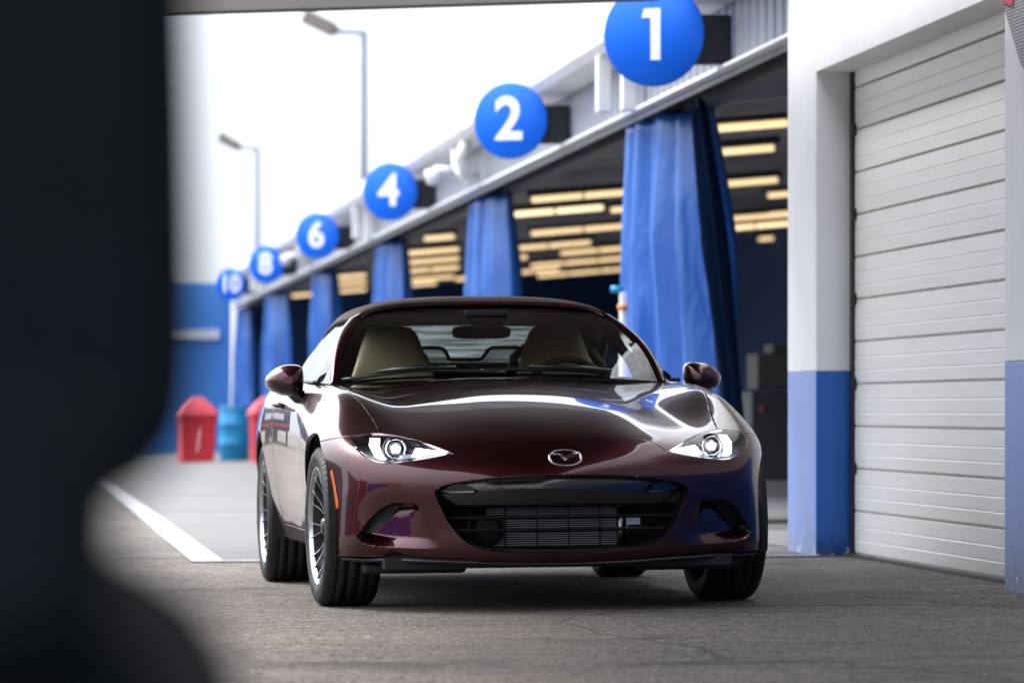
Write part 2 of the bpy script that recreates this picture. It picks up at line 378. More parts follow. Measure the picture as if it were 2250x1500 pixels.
# ------------------------------------------------------------------ curtains
def curtain(u0, u1, w, z1, z0, folds, amp, seed, lab, m, shift=0, group='blue curtains tied back at the garage bays', slack=.25, slant=0):
    rnd = random.Random(seed); N = folds*16; rows = []
    ph = [rnd.uniform(-.7, .7) for _ in range(folds+2)]; am = [rnd.uniform(.55, 1.25) for _ in range(folds+2)]
    for j in range(25):
        v = j/24; z = z1+(z0-z1)*v; row = []
        sp = .80+.20*min(1, v*2.2)
        if v > .25: sp *= 1-.10*math.sin((v-.25)/.75*math.pi)
        for i in range(N+1):
            s = i/N; k = s*folds; ki = int(k); fr = k-ki
            p = ph[ki]*(1-fr)+ph[ki+1]*fr; a_ = am[ki]*(1-fr)+am[ki+1]*fr
            sn = math.sin(2*math.pi*k+p+v*.5*math.sin(ki*2.1)); x = (.65*sn+.42*math.asin(max(-1, min(1, sn*.999))))*amp*a_*(.55+.45*min(1, v*3))*(1+.15*math.sin(v*5+ki)) + .022*abs(math.sin(math.pi*k*2.63+p*3+v*1.1))+.006*math.sin(2*math.pi*k*5.1+v*6)
            uu = (u0+u1)/2+(s-.5)*(u1-u0)*sp + .05*math.sin(k*3.1+v*2)
            sag = -slack*max(0, (abs(math.sin(k*math.pi*.5))))*.25 if j == 0 else 0
            row.append((w+x*(1 if not slant else .55+.45*abs(math.sin(k*1.7+seed)))+shift*v+slant*(.5-s)*(.75+.25*min(1, v*2)), uu, z+sag))
        rows.append(row)
    mb = MB(); mb.grid(rows); o = mb.build('curtain', m, None, fixn=False)
    o.rotation_euler = (0, 0, BR)
    sol = o.modifiers.new('thickness', 'SOLIDIFY'); sol.thickness = .006
    return tag(o, lab, 'curtain', group)
CL = ['largest blue curtain with deep folds, hanging nearest the white pier', 'blue curtain below the sign with the numeral two, above the car roof', 'blue curtain gathered in two pale folds below the sign with the numeral four',
      'narrow blue curtain leaning right below the sign with the numeral six', 'blurred blue curtain below the sign with the numeral eight', 'farthest blue curtain, nearest the blue end wall, below the sign reading ten']
for k, (uc, lab) in enumerate(zip([26.1, 36.0, 45.8, 56.0, 66.4, 76.0], CL)):
    curtain(uc-1.0, uc+.9, 4.20, 2.72, .12, 5, .15 if k == 0 else .12, 11+k, lab, M['curtain'], shift=.07 if k == 0 else .04, slant=.30 if k == 0 else .16)
curtain(24.2, 24.5, 4.12, 2.66, .10, 2, .045, 40, 'inner drape of the nearest blue curtain, shade put into its dark colour', M['curtainshade'], shift=.30, group=None or 'shaded inner drape')

# ------------------------------------------------------------------ ceiling lights inside the bays
def from_px(px, y, wguess=6):
    d = 35.
    for _ in range(30):
        x = (px-1125)/8800*d; w = x*math.cos(BR)+d*math.sin(BR); zz = ceil_z(w)-.24
        d = (zz-.75)/((900-y)/8800)
    return x, d, zz
LG = [(1535, 1735, 278), (1546, 1705, 331), (1560, 1712, 401), (1165, 1400, 430), (1112, 1328, 464), (1340, 1420, 459), (1165, 1400, 504), (1580, 1740, 497),
      (1685, 1760, 427), (1690, 1750, 470), (1556, 1588, 435), (1230, 1400, 550), (1165, 1390, 575), (872, 1010, 553), (880, 1010, 592), (740, 806, 607), (740, 806, 638),
      (640, 690, 648), (1632, 1706, 582), (1665, 1740, 523), (1118, 1160, 566), (930, 1000, 522), (1600, 1740, 476), (1570, 1700, 548), (1600, 1730, 561), (1111, 1300, 540), (1180, 1390, 598), (1113, 1230, 596), (880, 1010, 573), (885, 1000, 612), (742, 806, 622), (1000, 1090, 610), (1400, 1560, 360), (1410, 1540, 540), (870, 960, 625)]
LLAB = [None]*len(LG)
ORD = ['topmost', 'second', 'third', 'fourth', 'fifth', 'sixth', 'seventh', 'eighth', 'ninth', 'tenth', 'eleventh', 'twelfth']
for lo, hi, where in ((1500, 2000, 'between the largest curtain and the white pier'), (1110, 1500, 'between the two nearest blue curtains'), (865, 1110, 'between the second and third nearest curtains'), (0, 865, 'left of the third nearest curtain')):
    ids = sorted([i for i, g in enumerate(LG) if lo <= (g[0]+g[1])/2 < hi], key=lambda i: (LG[i][2], LG[i][0]))
    for k, i in enumerate(ids):
        LLAB[i] = ('topmost warm strip light ' if k == 0 else 'lowest warm strip light ' if k == len(ids)-1 else 'warm strip light %s from the top ' % ORD[k])+where
for i, (xa, xb, y) in enumerate(LG):
    x, d, zz = from_px((xa+xb)/2, y)
    L = (xb-xa)/8800*d/math.cos(BR)
    w = x*math.cos(BR)+d*math.sin(BR); u = -x*math.sin(BR)+d*math.cos(BR)
    lab = LLAB[i]
    t = thing('strip_light', lab, 'ceiling light', loc=(*BW(w, u), zz), rz=BR, group='warm strip lights in the garage')
    t.rotation_euler[1] = -math.atan(.085)
    n = max(1, round(L/.62)); gap = .03; seg = L/n
    tb = MB()
    for k in range(n):
        a = -L/2+k*seg+gap/2; tb.tube([(a, 0, 0), (a+seg-gap, 0, 0)], .028, 8)
    tb.build('tube', M['tubehot'] if y in (582, 464, 497) else M['tube'], t)
    fx = MB(); fx.box(-L/2-.03, L/2+.03, -.07, .07, .035, .10); fx.build('fixture', M['darksteel'], t)

# equipment standing inside the first bay
t = thing('tool_cabinet', 'beige cabinet on a dark trolley inside the garage beside the white wall', 'cabinet', loc=(*BW(6.35, 33.2), .06), rz=BR)
c = MB(); c.box(-.24, .24, -.25, .25, .86, 1.16); c.box(-.10, .12, -.2, .2, 1.16, 1.24); c.build('cabinet_body', weathered('beige_panel', (.03, .029, .023), .6, 5, .2), t, bevel=.01)
c = MB(); c.box(-.30, .30, -.3, .3, .10, .84)
for a in (-.24, .24): c.tube([(a, -.3, .05), (a, .3, .05)], .05, 10)
c.build('trolley', M['darksteel'], t, bevel=.01)
c = MB(); c.lathe([(0, -.31), (.032, -.31), (.032, -.30)], 'y', 16, (-.2, 0, .70)); c.build('red_knob', mat('dull_red', (.16, .015, .015), .6), t)
t = thing('valve_post', 'white post fitting with orange and blue knobs left of the nearest blue curtain', 'valve post', loc=(*BW(3.98, 26.35), .03), rz=BR)
c = MB(); c.box(-.02, .02, -.04, .04, 0, 1.50); c.build('post', M['gutter'], t, bevel=.008)
c = MB(); c.lathe([(0, -.04), (.022, -.04), (.022, .04), (0, .04)], 'x', 12, (-.04, 0, 1.52)); c.build('blue_knob', M['binblue'], t)
c = MB(); c.lathe([(0, -.035), (.018, -.035), (.018, .035), (0, .035)], 'x', 12, (-.01, -.06, 1.40)); c.build('orange_knob', mat('orange_plastic', (.8, .25, .03), .5), t)

# ------------------------------------------------------------------ end wall, board, bins, light poles
e = MB(); e.box(-2.5, 4.0, 77.0, 77.3, -.6, 3.18); o = e.build('end_wall', M['endblue']); o.rotation_euler = (0, 0, BR)
tag(o, 'plain blue wall closing off the far end of the pit lane', 'wall')
e = MB(); e.box(1.6, 3.78, 76.90, 76.97, 2.10, 2.28); o = e.build('wall_board', M['gutter'], bevel=.01); o.rotation_euler = (0, 0, BR)
tag(o, 'narrow white board fixed across the far blue wall', 'board')
def square_bin(px, d, lab, turn):
    x = (px-1125)/8800*d
    t = thing('trash_bin', lab, 'trash bin', loc=(x, d, gz(x)), rz=turn, group='red trash bins by the far curtains')
    b = MB()
    def ring(h, z): return [(-h, -h, z), (h, -h, z), (h, h, z), (-h, h, z)]
    b.grid([ring(.25, 0), ring(.275, .68), ring(.285, .70)], sm=False, closed=True); b.add(ring(.25, 0), [(3, 2, 1, 0)])
    o = b.build('body', M['binred'], t, bevel=.015)
    l = MB(); l.grid([ring(.305, .69), ring(.305, .735), ring(.215, .86), ring(.10, .965), ring(.05, .985)], sm=False, closed=True); l.add(ring(.05, .985), [(0, 1, 2, 3)])
    l.build('lid', M['binred'], t, bevel=.012)
    m = MB(); m.add([(-.05, -.268, .16), (-.005, -.269, .17), (.03, -.278, .52), (-.02, -.278, .50)], [(0, 1, 2, 3)]); m.build('white_marking', mat('faded_white', (.75, .42, .42), .6), t)
square_bin(429, 61, 'red trash bin with hooded lid left of the blue barrel', R(14))
square_bin(592, 59.5, 'red trash bin half hidden behind the parked car', R(10))
x = (515-1125)/8800*62
t = thing('barrel', 'blue plastic barrel between the two red trash bins', 'barrel', loc=(x, 62, gz(x)))
b = MB(); b.lathe([(0, 0), (.225, 0), (.235, .03), (.235, .24), (.248, .26), (.248, .28), (.235, .30), (.235, .54), (.248, .56), (.248, .58), (.235, .60), (.235, .78), (.228, .80)], n=32); b.build('drum', M['binblue'], t)
b = MB(); b.lathe([(.228, .79), (.25, .80), (.25, .835), (.21, .835), (.20, .81), (0, .81)], n=32); b.build('rim', M['binblue'], t)
def light_pole(x, d, H, hx, lab):
    t = thing('light_pole', lab, 'light pole', loc=(x, d, gz(x)), group='light poles beyond the garages')
    p = MB(); p.tube([(0, 0, 0), (0, 0, H)], [.10, .085], 12); p.build('pole', M['galv'], t)
    p = MB(); p.tube([(0, 0, H-.05), (-hx*.45, 0, H-.03)], .055, 8); p.build('arm', M['galv'], t)
    h = MB(); a = Vector((-hx*.45, 0, H-.03)); e = Vector((-hx*1.0, 0, H+.32))
    ax = (e-a).normalized(); nrm = Vector((-ax.z, 0, ax.x))
    if nrm.z < 0: nrm = -nrm
    pts = []
    for s, hw, th in ((0, .14, .10), (.12, .26, .15), (1, .26, .15)):
        c0 = a+(e-a)*s
        pts.append([c0+Vector((0, -hw, 0))-nrm*th, c0+Vector((0, hw, 0))-nrm*th, c0+Vector((0, hw, 0))+nrm*th, c0+Vector((0, -hw, 0))+nrm*th])
    h.grid(pts, sm=False, closed=True); h.add(pts[0], [(0, 1, 2, 3)]); h.add(pts[-1], [(3, 2, 1, 0)])
    h.build('lamp_head', M['lamphead'], t, bevel=.02)
light_pole((800-1125)/8800*88, 88, .75+836/8800*88, 1.32, 'tall nearer light pole with a single brown lamp head')
light_pole((566-1125)/8800*125, 125, .75+582/8800*125, 1.2, 'smaller farther light pole left of the tall one')

# ------------------------------------------------------------------ canopy over the lane
t = thing('canopy', 'flat grey canopy roof crossing above the car at the top of the picture', 'canopy')
CE = 22.0
def cz(x): return 2.925+.030*(x+1.95)
def wx(y): return (WP-y*math.sin(BR)*1.0)/math.cos(BR) - 0  # wall line x for a given y (approx.)
def wallx(y):
    u = (y-WP*math.sin(BR))/math.cos(BR); return BW(WP, u)[0]
c = MB(); CX0 = -2.05; YB = -9
def cxr(y): return (3.48-y*math.sin(BR))/math.cos(BR)
poly = [(CX0, YB), (cxr(YB), YB), (cxr(CE), CE), (CX0, CE)]
c.add([(x, y, cz(x)) for x, y in poly]+[(x, y, cz(x)+.22) for x, y in poly], [(3, 2, 1, 0), (4, 5, 6, 7)]+[(i, (i+1) % 4, (i+1) % 4+4, i+4) for i in range(4)])
c.build('roof_slab', M['canopy'], t)
c = MB(); c.add([(CX0, CE-.9, cz(CX0)-.004), (cxr(CE-.9), CE-.9, cz(cxr(CE-.9))-.004), (cxr(CE), CE-.06, cz(cxr(CE))-.004), (CX0, CE-.06, cz(CX0)-.004)], [(3, 2, 1, 0)]); c.build('bounce_strip', weathered('bounce_strip', (.62, .61, .61), .6, 2, .08), t)  # paler underside strip, light bounced off the paving put into its colour
c = MB(); xr = cxr(CE)
c.add([(CX0, CE-.05, cz(CX0)-.014), (xr, CE-.05, cz(xr)-.014), (xr, CE+.02, cz(xr)-.014), (CX0, CE+.02, cz(CX0)-.014),
       (CX0, CE-.05, cz(CX0)-.005), (xr, CE-.05, cz(xr)-.005), (xr, CE+.02, cz(xr)+.24), (CX0, CE+.02, cz(CX0)+.24)],
      [(3, 2, 1, 0), (0, 1, 5, 4), (2, 3, 7, 6), (1, 2, 6, 5), (3, 0, 4, 7), (4, 5, 6, 7)])
c.build('edge_trim', M['canopyedge'], t)
for y in (-8.5, 3):
    p = MB(); p.box(CX0+.1, CX0+.25, y, y+.15, gz(CX0)-.1, cz(CX0)-.002); p.build('support_post', M['gutter'], t, bevel=.01)

# mesh banner on the near wall, only its corner in view
bn = MB(); bn.prism([(15.94, 2.43), (15.62, 2.13), (15.0, 1.80), (14.2, 1.80), (14.2, 2.85), (15.94, 2.85)], 3.962, 3.968, 'x')
mm = mat('banner_mesh', (.35, .36, .38), .7)
n_, l_, b_ = nodes(mm); tc = n_.new('ShaderNodeTexCoord'); vo = n_.new('ShaderNodeTexVoronoi'); vo.inputs['Scale'].default_value = 75; vo.inputs['Randomness'].default_value = .15
l_.new(tc.outputs['Object'], vo.inputs['Vector']); rr = ramp(mm, vo.outputs['Distance'], [(.30, (.05, .055, .06)), (.42, (.55, .57, .60))]); setcol(mm, rr.outputs[0])
t = thing('mesh_banner', 'corner of grey mesh banner with a red patch on the white wall', 'banner', rz=BR)
bn.build('mesh_cloth', mm, t)
bn = MB(); bn.prism([(15.90, 2.405), (15.72, 2.37), (15.72, 2.85), (15.90, 2.85)], 3.955, 3.961, 'x'); bn.build('red_patch', M['binred'], t)

# ------------------------------------------------------------------ dark seat close to the lens
t = thing('seat', 'dark rounded shape like a padded seat, far out of focus at the left edge', 'seat', loc=(-.405*.78, 2.45*.78, .75*.22)); t.scale = (.78, .78, .78)
def pad(name, x0, x1, y0, y1, z0, z1, r, parent):
    mb = MB(); mb.box(x0, x1, y0, y1, z0, z1); return mb.build(name, M['seatfoam'], parent, bevel=r, seg=6)
def pad2(name, ol, y0, y1, r):
    mb = MB(); mb.prism([(p.x, p.y) for p in catmull([(x, z, 0) for x, z in ol], 4)], y0, y1, 'y'); return mb.build(name, M['seatfoam'], t, bevel=r, seg=5)
pad2('backrest', [(-.42, 1.30), (-.42, .80), (-.40, .70), (-.30, .666), (.02, .670), (.10, .676), (.155, .689), (.192, .713), (.213, .765), (.213, .90), (.207, 1.10), (.202, 1.30)], -.05, .06, .03)
pad2('cushion', [(-.40, .50), (-.40, .665), (-.30, .676), (.0, .677), (.10, .674), (.155, .652), (.19, .63), (.215, .60), (.232, .55), (.235, .50)], -.30, .20, .03)
p = MB(); p.prism([(-.30, .60), (.08, .60), (.196, .64), (.200, .70), (.193, .76), (-.30, .76)], -.40, -.31, 'y'); p.build('gap_filler', M['seatfoam'], t, bevel=.02, seg=3)  # dark block added near the lens so the gap blurs to dark haze
p = MB(); p.tube([(-.1, 0, -.17), (-.1, 0, .52)], .04, 14); p.lathe([(0, .0), (.22, .0), (.22, .02), (.05, .05), (0, .05)], 'z', 28, (-.1, 0, -.214)); p.build('pedestal', M['darksteel'], t)

# ------------------------------------------------------------------ unseen wall added on the left to put colours into the paint's reflections
t = thing('reflection_wall', 'made-up unseen wall with blue, yellow and red panels, mirrored in the maroon bumper', 'wall', loc=(-15, 6, 0), rz=R(-8))
b = MB(); b.box(-.2, .2, -16, 30, -.8, 1.0); b.build('barrier', M['gutter'], t)
for y0, y1, z1, mname, cc in ((-5, 3.2, 1.7, 'panel_blue', (.03, .04, .40)), (-9.5, -5.2, 1.7, 'panel_yellow', (.75, .42, .02)), (3.6, 8, 2.3, 'panel_red', (.30, .012, .022)), (8.3, 13, 1.9, 'panel_dark', (.04, .03, .045)), (15, 24, 1.5, 'panel_navy', (.03, .03, .06))):
    b = MB(); b.box(.203, .26, y0, y1, -.3, z1); b.build('panel', mat(mname, cc, .5), t)

# dark trailer parked across the lane on the left, seen only as a reflection in the car's flank
t = thing('trailer', 'dark box trailer with a red stripe, mirrored in the car door', 'trailer', loc=(-13.2, 57, gz(-13)), rz=R(-4))
b = MB(); b.box(-1.25, 1.25, -9, 9, .75, 3.0); b.build('trailer_body', mat('trailer_dark', (.02, .02, .035), .3), t, bevel=.05)
b = MB(); b.box(1.252, 1.27, -8.8, 8.8, 1.05, 1.22); b.build('red_stripe', mat('stripe_red', (.6, .03, .05), .4), t)
b = MB(); b.box(1.252, 1.268, -6, -1, 1.6, 2.3); b.build('pale_panel', M['gutter'], t)
for y in (-5.5, -4.2, 5.0, 6.3):
    b = MB(); b.lathe([(0, -.14), (.40, -.14), (.48, -.10), (.48, .10), (.40, .14), (0, .14)], 'x', 24, (1.0, y, .48)); b.build('wheel', M['rubber'], t)

# ------------------------------------------------------------------ the car (local axes: x to the picture's right, y rearward, z up; front axle at y = 0)
M['paint'] = mat('maroon_paint', (.048, .0042, .0085), .30, metal=.85, coat=1)
_n, _l, _b = nodes(M['paint']); _b.inputs['Coat Roughness'].default_value = .012; _b.inputs['Coat IOR'].default_value = 1.5
M['gloss'] = mat('gloss_black', (.006, .007, .009), .12, coat=.6)
M['trim'] = mat('black_trim', (.012, .013, .015), .30)
M['matte'] = mat('matte_black', (.008, .009, .011), .7)
M['chrome'] = mat('chrome', (.82, .83, .85), .06, metal=1)
M['alloy'] = mat('alloy_silver', (.46, .47, .49), .24, metal=1)
M['alloydark'] = mat('alloy_dark', (.05, .052, .058), .35, metal=.6)
M['tyre'] = mat('tyre_rubber', (.0065, .0065, .007), .58)
def _ty():
    m = M['tyre']; a = noise(m, 60, 4); bump(m, a.outputs[0], .15, .002)
_ty()
M['tyretext'] = mat('tyre_lettering', (.05, .052, .055), .5)
M['fabric'] = mat('brown_soft_top', (.12, .085, .072), .85)
def _fab():
    m = M['fabric']; a = noise(m, 400, 2); bump(m, a.outputs[0], .2, .001); b = noise(m, 6, 4); r = ramp(m, b.outputs[0], [(.3, (.12, .088, .074)), (.7, (.16, .118, .102))]); setcol(m, r.outputs[0])
_fab()
M['tan'] = weathered('tan_leather', (.52, .42, .26), .5, 8, .1)
M['dash'] = mat('dark_interior', (.010, .011, .012), .65)
M['amber'] = mat('amber_lens', (.62, .12, .015), .15, coat=1)
M['led'] = mat('led_light', (.9, .9, .9), .4, emit=(.92, .96, 1), es=3.2)
M['ledsoft'] = mat('led_reflector', (.6, .62, .66), .25, emit=(.9, .95, 1), es=.06)
M['hlbowl'] = mat('headlight_bezel', (.15, .155, .18), .22, metal=.85)
M['rad'] = mat('radiator_fins', (.42, .45, .47), .4)
def glass(name, tint=(1, 1, 1), refl=1.0, ior=1.5):
    m = bpy.data.materials.new(name); m.use_nodes = True; n, l = m.node_tree.nodes, m.node_tree.links
    n.remove(n['Principled BSDF'])
    tr = n.new('ShaderNodeBsdfTransparent'); tr.inputs[0].default_value = (*tint, 1)
    gl = n.new('ShaderNodeBsdfGlossy'); gl.inputs['Roughness'].default_value = .0; gl.inputs[0].default_value = (refl, refl, refl, 1)
    fr = n.new('ShaderNodeFresnel'); fr.inputs[0].default_value = ior
    mx = n.new('ShaderNodeMixShader'); l.new(fr.outputs[0], mx.inputs[0]); l.new(tr.outputs[0], mx.inputs[1]); l.new(gl.outputs[0], mx.inputs[2])
    l.new(mx.outputs[0], n['Material Output'].inputs[0]); return m
M['glass'] = glass('window_glass', (.86, .90, .88)); M['hazy'] = glass('hazy_rear_glass', (.86, .90, .88))
def _hz():
    m = M['hazy']; n, l = m.node_tree.nodes, m.node_tree.links
    out = n['Material Output']; src = out.inputs[0].links[0].from_socket
    tl = n.new('ShaderNodeBsdfTranslucent'); tl.inputs[0].default_value = (.75, .85, .86, 1)
    tc = n.new('ShaderNodeTexCoord'); mp = n.new('ShaderNodeMapping'); mp.inputs['Scale'].default_value = (2.5, 1, 55); nz = n.new('ShaderNodeTexNoise'); nz.inputs['Scale'].default_value = 1.5
    l.new(tc.outputs['Object'], mp.inputs[0]); l.new(mp.outputs[0], nz.inputs['Vector'])
    mr = n.new('ShaderNodeMapRange'); mr.inputs[1].default_value = .35; mr.inputs[2].default_value = .7; mr.inputs[3].default_value = .12; mr.inputs[4].default_value = .5; l.new(nz.outputs[0], mr.inputs[0])
    mx = n.new('ShaderNodeMixShader'); l.new(mr.outputs[0], mx.inputs[0]); l.new(src, mx.inputs[1]); l.new(tl.outputs[0], mx.inputs[2]); l.new(mx.outputs[0], out.inputs[0])
_hz()
M['lens'] = glass('headlight_lens', (.96, .97, .98), .9, 1.45)

car = thing('car', 'maroon two-seat roadster with brown soft top and lit headlights facing the camera', 'car')
car.rotation_mode = 'QUATERNION'
CAR_YAW = R(8.6)
car.rotation_quaternion = QROLL @ Quaternion((0, 0, 1), CAR_YAW)
car.location = (.089, 15.62, 0)
def AB(p): return Vector((p[1], -p[0], p[2]))          # (forward, right, up) -> car local axes

# --- control cage of one half of the body
F = [
 [(.735,0,.180),(.727,.16,.182),(.703,.30,.188),(.668,.42,.194),(.615,.54,.199),(.545,.65,.203),(.470,.778,.205)],
 [(.757,0,.222),(.747,.16,.224),(.722,.30,.228),(.688,.42,.234),(.637,.54,.240),(.57,.65,.246),(.480,.787,.253)],
 [(.765,0,.30),(.753,.16,.302),(.728,.30,.306),(.69,.42,.312),(.64,.54,.318),(.572,.655,.326),(.478,.786,.335)],
 [(.777,0,.40),(.764,.16,.401),(.737,.30,.403),(.699,.42,.405),(.650,.54,.408),(.582,.66,.413),(.476,.783,.418)],
 [(.782,0,.50),(.769,.16,.499),(.741,.30,.497),(.703,.42,.494),(.654,.54,.49),(.584,.665,.49),(.470,.778,.495)],
 [(.762,0,.567),(.749,.16,.565),(.721,.30,.561),(.682,.42,.556),(.632,.54,.552),(.562,.665,.552),(.448,.782,.560)],
 [(.718,0,.618),(.706,.16,.616),(.678,.30,.611),(.638,.42,.605),(.585,.54,.602),(.512,.665,.606),(.405,.780,.614)],
 [(.65,0,.664),(.638,.16,.662),(.607,.30,.655),(.562,.42,.648),(.497,.54,.648),(.42,.655,.657),(.325,.768,.660)]]
T = [
 [(.40,0,.735),(.388,.17,.733),(.362,.32,.722),(.325,.43,.708),(.285,.53,.703),(.255,.64,.715),(.18,.760,.722)],
 [(.04,0,.799),(.035,.17,.794),(.02,.32,.779),(.0,.43,.766),(-.02,.53,.768),(-.035,.64,.795),(-.06,.748,.806)],
 [(-.34,0,.850),(-.342,.17,.845),(-.35,.32,.829),(-.36,.43,.816),(-.37,.53,.816),(-.38,.64,.836),(-.40,.748,.842)],
 [(-.72,0,.884),(-.725,.17,.881),(-.74,.32,.871),(-.76,.43,.861),(-.785,.53,.856),(-.815,.64,.858),(-.85,.755,.858)]]
ZL = [.205,.257,.34,.43,.515,.60,.685]
def st(a, bs, top, z=ZL, aa=None): return [((aa[i] if aa else a), bs[i], z[i]) for i in range(7)]+[top]
Sd = [
 st(.19, [.866,.868,.870,.871,.872,.870,.845], T[0][6], [.205,.256,.337,.42,.50,.578,.650]),
 st(-.05, [.828,.838,.852,.864,.874,.876,.856], T[1][6]),
 st(-.40, [.812,.826,.844,.858,.867,.870,.848], T[2][6], [.205,.26,.345,.44,.535,.635,.745]),
 st(-.85, [.798,.813,.830,.844,.854,.857,.838], T[3][6], [.205,.26,.345,.445,.545,.655,.78]),
 st(-1.25, [.792,.807,.823,.836,.846,.849,.830], (-1.25,.762,.868), [.205,.26,.345,.445,.55,.66,.785]),
 st(-1.65, [.792,.807,.825,.838,.852,.856,.836], (-1.65,.768,.885), [.205,.26,.345,.445,.56,.68,.805]),
 st(-2.02, [.80,.82,.842,.858,.870,.872,.845], (-2.02,.762,.895), [.205,.26,.345,.445,.56,.69,.815]),
 st(-2.31, [.80,.82,.842,.860,.870,.870,.838], (-2.31,.742,.895), [.205,.26,.345,.445,.56,.69,.815]),
 st(-2.62, [.79,.81,.832,.848,.857,.852,.805], (-2.62,.70,.885), [.215,.265,.345,.445,.56,.69,.81]),
 st(-2.88, [.75,.77,.785,.795,.795,.782,.725], (-2.86,.62,.862), [.235,.28,.35,.445,.56,.68,.79], [-2.84,-2.86,-2.88,-2.9,-2.9,-2.89,-2.87]),
 st(-3.08, [.55,.58,.61,.62,.61,.58,.53], (-3.02,.46,.845), [.25,.29,.36,.45,.56,.67,.77], [-3.02,-3.05,-3.08,-3.1,-3.1,-3.09,-3.06]),
 st(-3.12, [.25,.26,.27,.27,.27,.26,.25], (-3.06,.22,.848), [.25,.29,.36,.45,.56,.67,.775], [-3.06,-3.09,-3.12,-3.14,-3.14,-3.13,-3.1]),
 st(-3.13, [0]*7, (-3.07,0,.85), [.25,.29,.36,.45,.56,.67,.775], [-3.07,-3.10,-3.13,-3.15,-3.15,-3.14,-3.11])]
# rear deck between the belt line and the centre line: stations -2.31, -2.62, -2.86 (inner points)
D = [[(-2.33,.50,.920),(-2.34,.22,.928),(-2.34,0,.930)], [(-2.62,.47,.905),(-2.63,.21,.912),(-2.63,0,.914)], [(-2.87,.42,.880),(-2.88,.20,.886),(-2.88,0,.888)]]
vid = {}; verts = []; faces = []
def V_(p, side):
    b = p[1]*side; k = (round(p[0], 4), round(b, 4), round(p[2], 4))
    if k not in vid: vid[k] = len(verts); verts.append(AB((p[0], b, p[2])))
    return vid[k]
def quad(a, b, c, d, side):
    f = [V_(p, side) for p in (a, b, c, d)]
    if side < 0: f.reverse()
    faces.append(f)
for side in (1, -1):
    G = F+T
    for j in range(len(G)-1):
        for i in range(6): quad(G[j][i], G[j][i+1], G[j+1][i+1], G[j+1][i], side)
    ST = [[F[j][6] for j in range(8)]]+Sd
    for s in range(len(ST)-1):
        for j in range(7): quad(ST[s][j], ST[s+1][j], ST[s+1][j+1], ST[s][j+1], side)
    tops = [Sd[7][7], Sd[8][7], Sd[9][7]]
    dk = [[t]+d for t, d in zip(tops, D)]
    for s in range(2):
        for i in range(3): quad(dk[s][i], dk[s+1][i], dk[s+1][i+1], dk[s][i+1], side)
    quad(dk[2][0], Sd[10][7], Sd[11][7], dk[2][1], side)
    quad(dk[2][1], Sd[11][7], Sd[12][7], dk[2][2], side) if False else None
    quad(dk[2][1], Sd[11][7], Sd[12][7], dk[2][3], side) if False else None
    f = [V_(p, side) for p in (dk[2][1], Sd[11][7], Sd[12][7], dk[2][3], dk[2][2])]
    if side < 0: f.reverse()
    faces.append(f)
cage = bpy.data.meshes.new('cage'); cage.from_pydata(verts, [], faces); cage.update()
co = bpy.data.objects.new('cage', cage); C.objects.link(co)
ss = co.modifiers.new('s', 'SUBSURF'); ss.levels = 4; ss.render_levels = 4; ss.boundary_smooth = 'ALL'
dg = bpy.context.evaluated_depsgraph_get()
# move the control points so that the limit surface passes (mostly) through the measured points
target = [v.co.copy() for v in cage.vertices]
ss.levels = 3
for it in range(3):
    bpy.context.view_layer.update(); dg = bpy.context.evaluated_depsgraph_get()
    ev = co.evaluated_get(dg).to_mesh()
    for i, v in enumerate(cage.vertices): v.co += (target[i]-ev.vertices[i].co)*.62
    co.evaluated_get(dg).to_mesh_clear()
ss.levels = 4
bpy.context.view_layer.update(); dg = bpy.context.evaluated_depsgraph_get()
bodyme = bpy.data.meshes.new_from_object(co.evaluated_get(dg)); bpy.data.objects.remove(co)
bm = bmesh.new(); bm.from_mesh(bodyme); bmesh.ops.recalc_face_normals(bm, faces=bm.faces)
bm.normal_update()
_up = sum(f.normal.z for f in bm.faces if abs(f.calc_center_median().x) < .3 and f.calc_center_median().y < -.2)
if _up < 0: bmesh.ops.reverse_faces(bm, faces=bm.faces)
bm.normal_update()

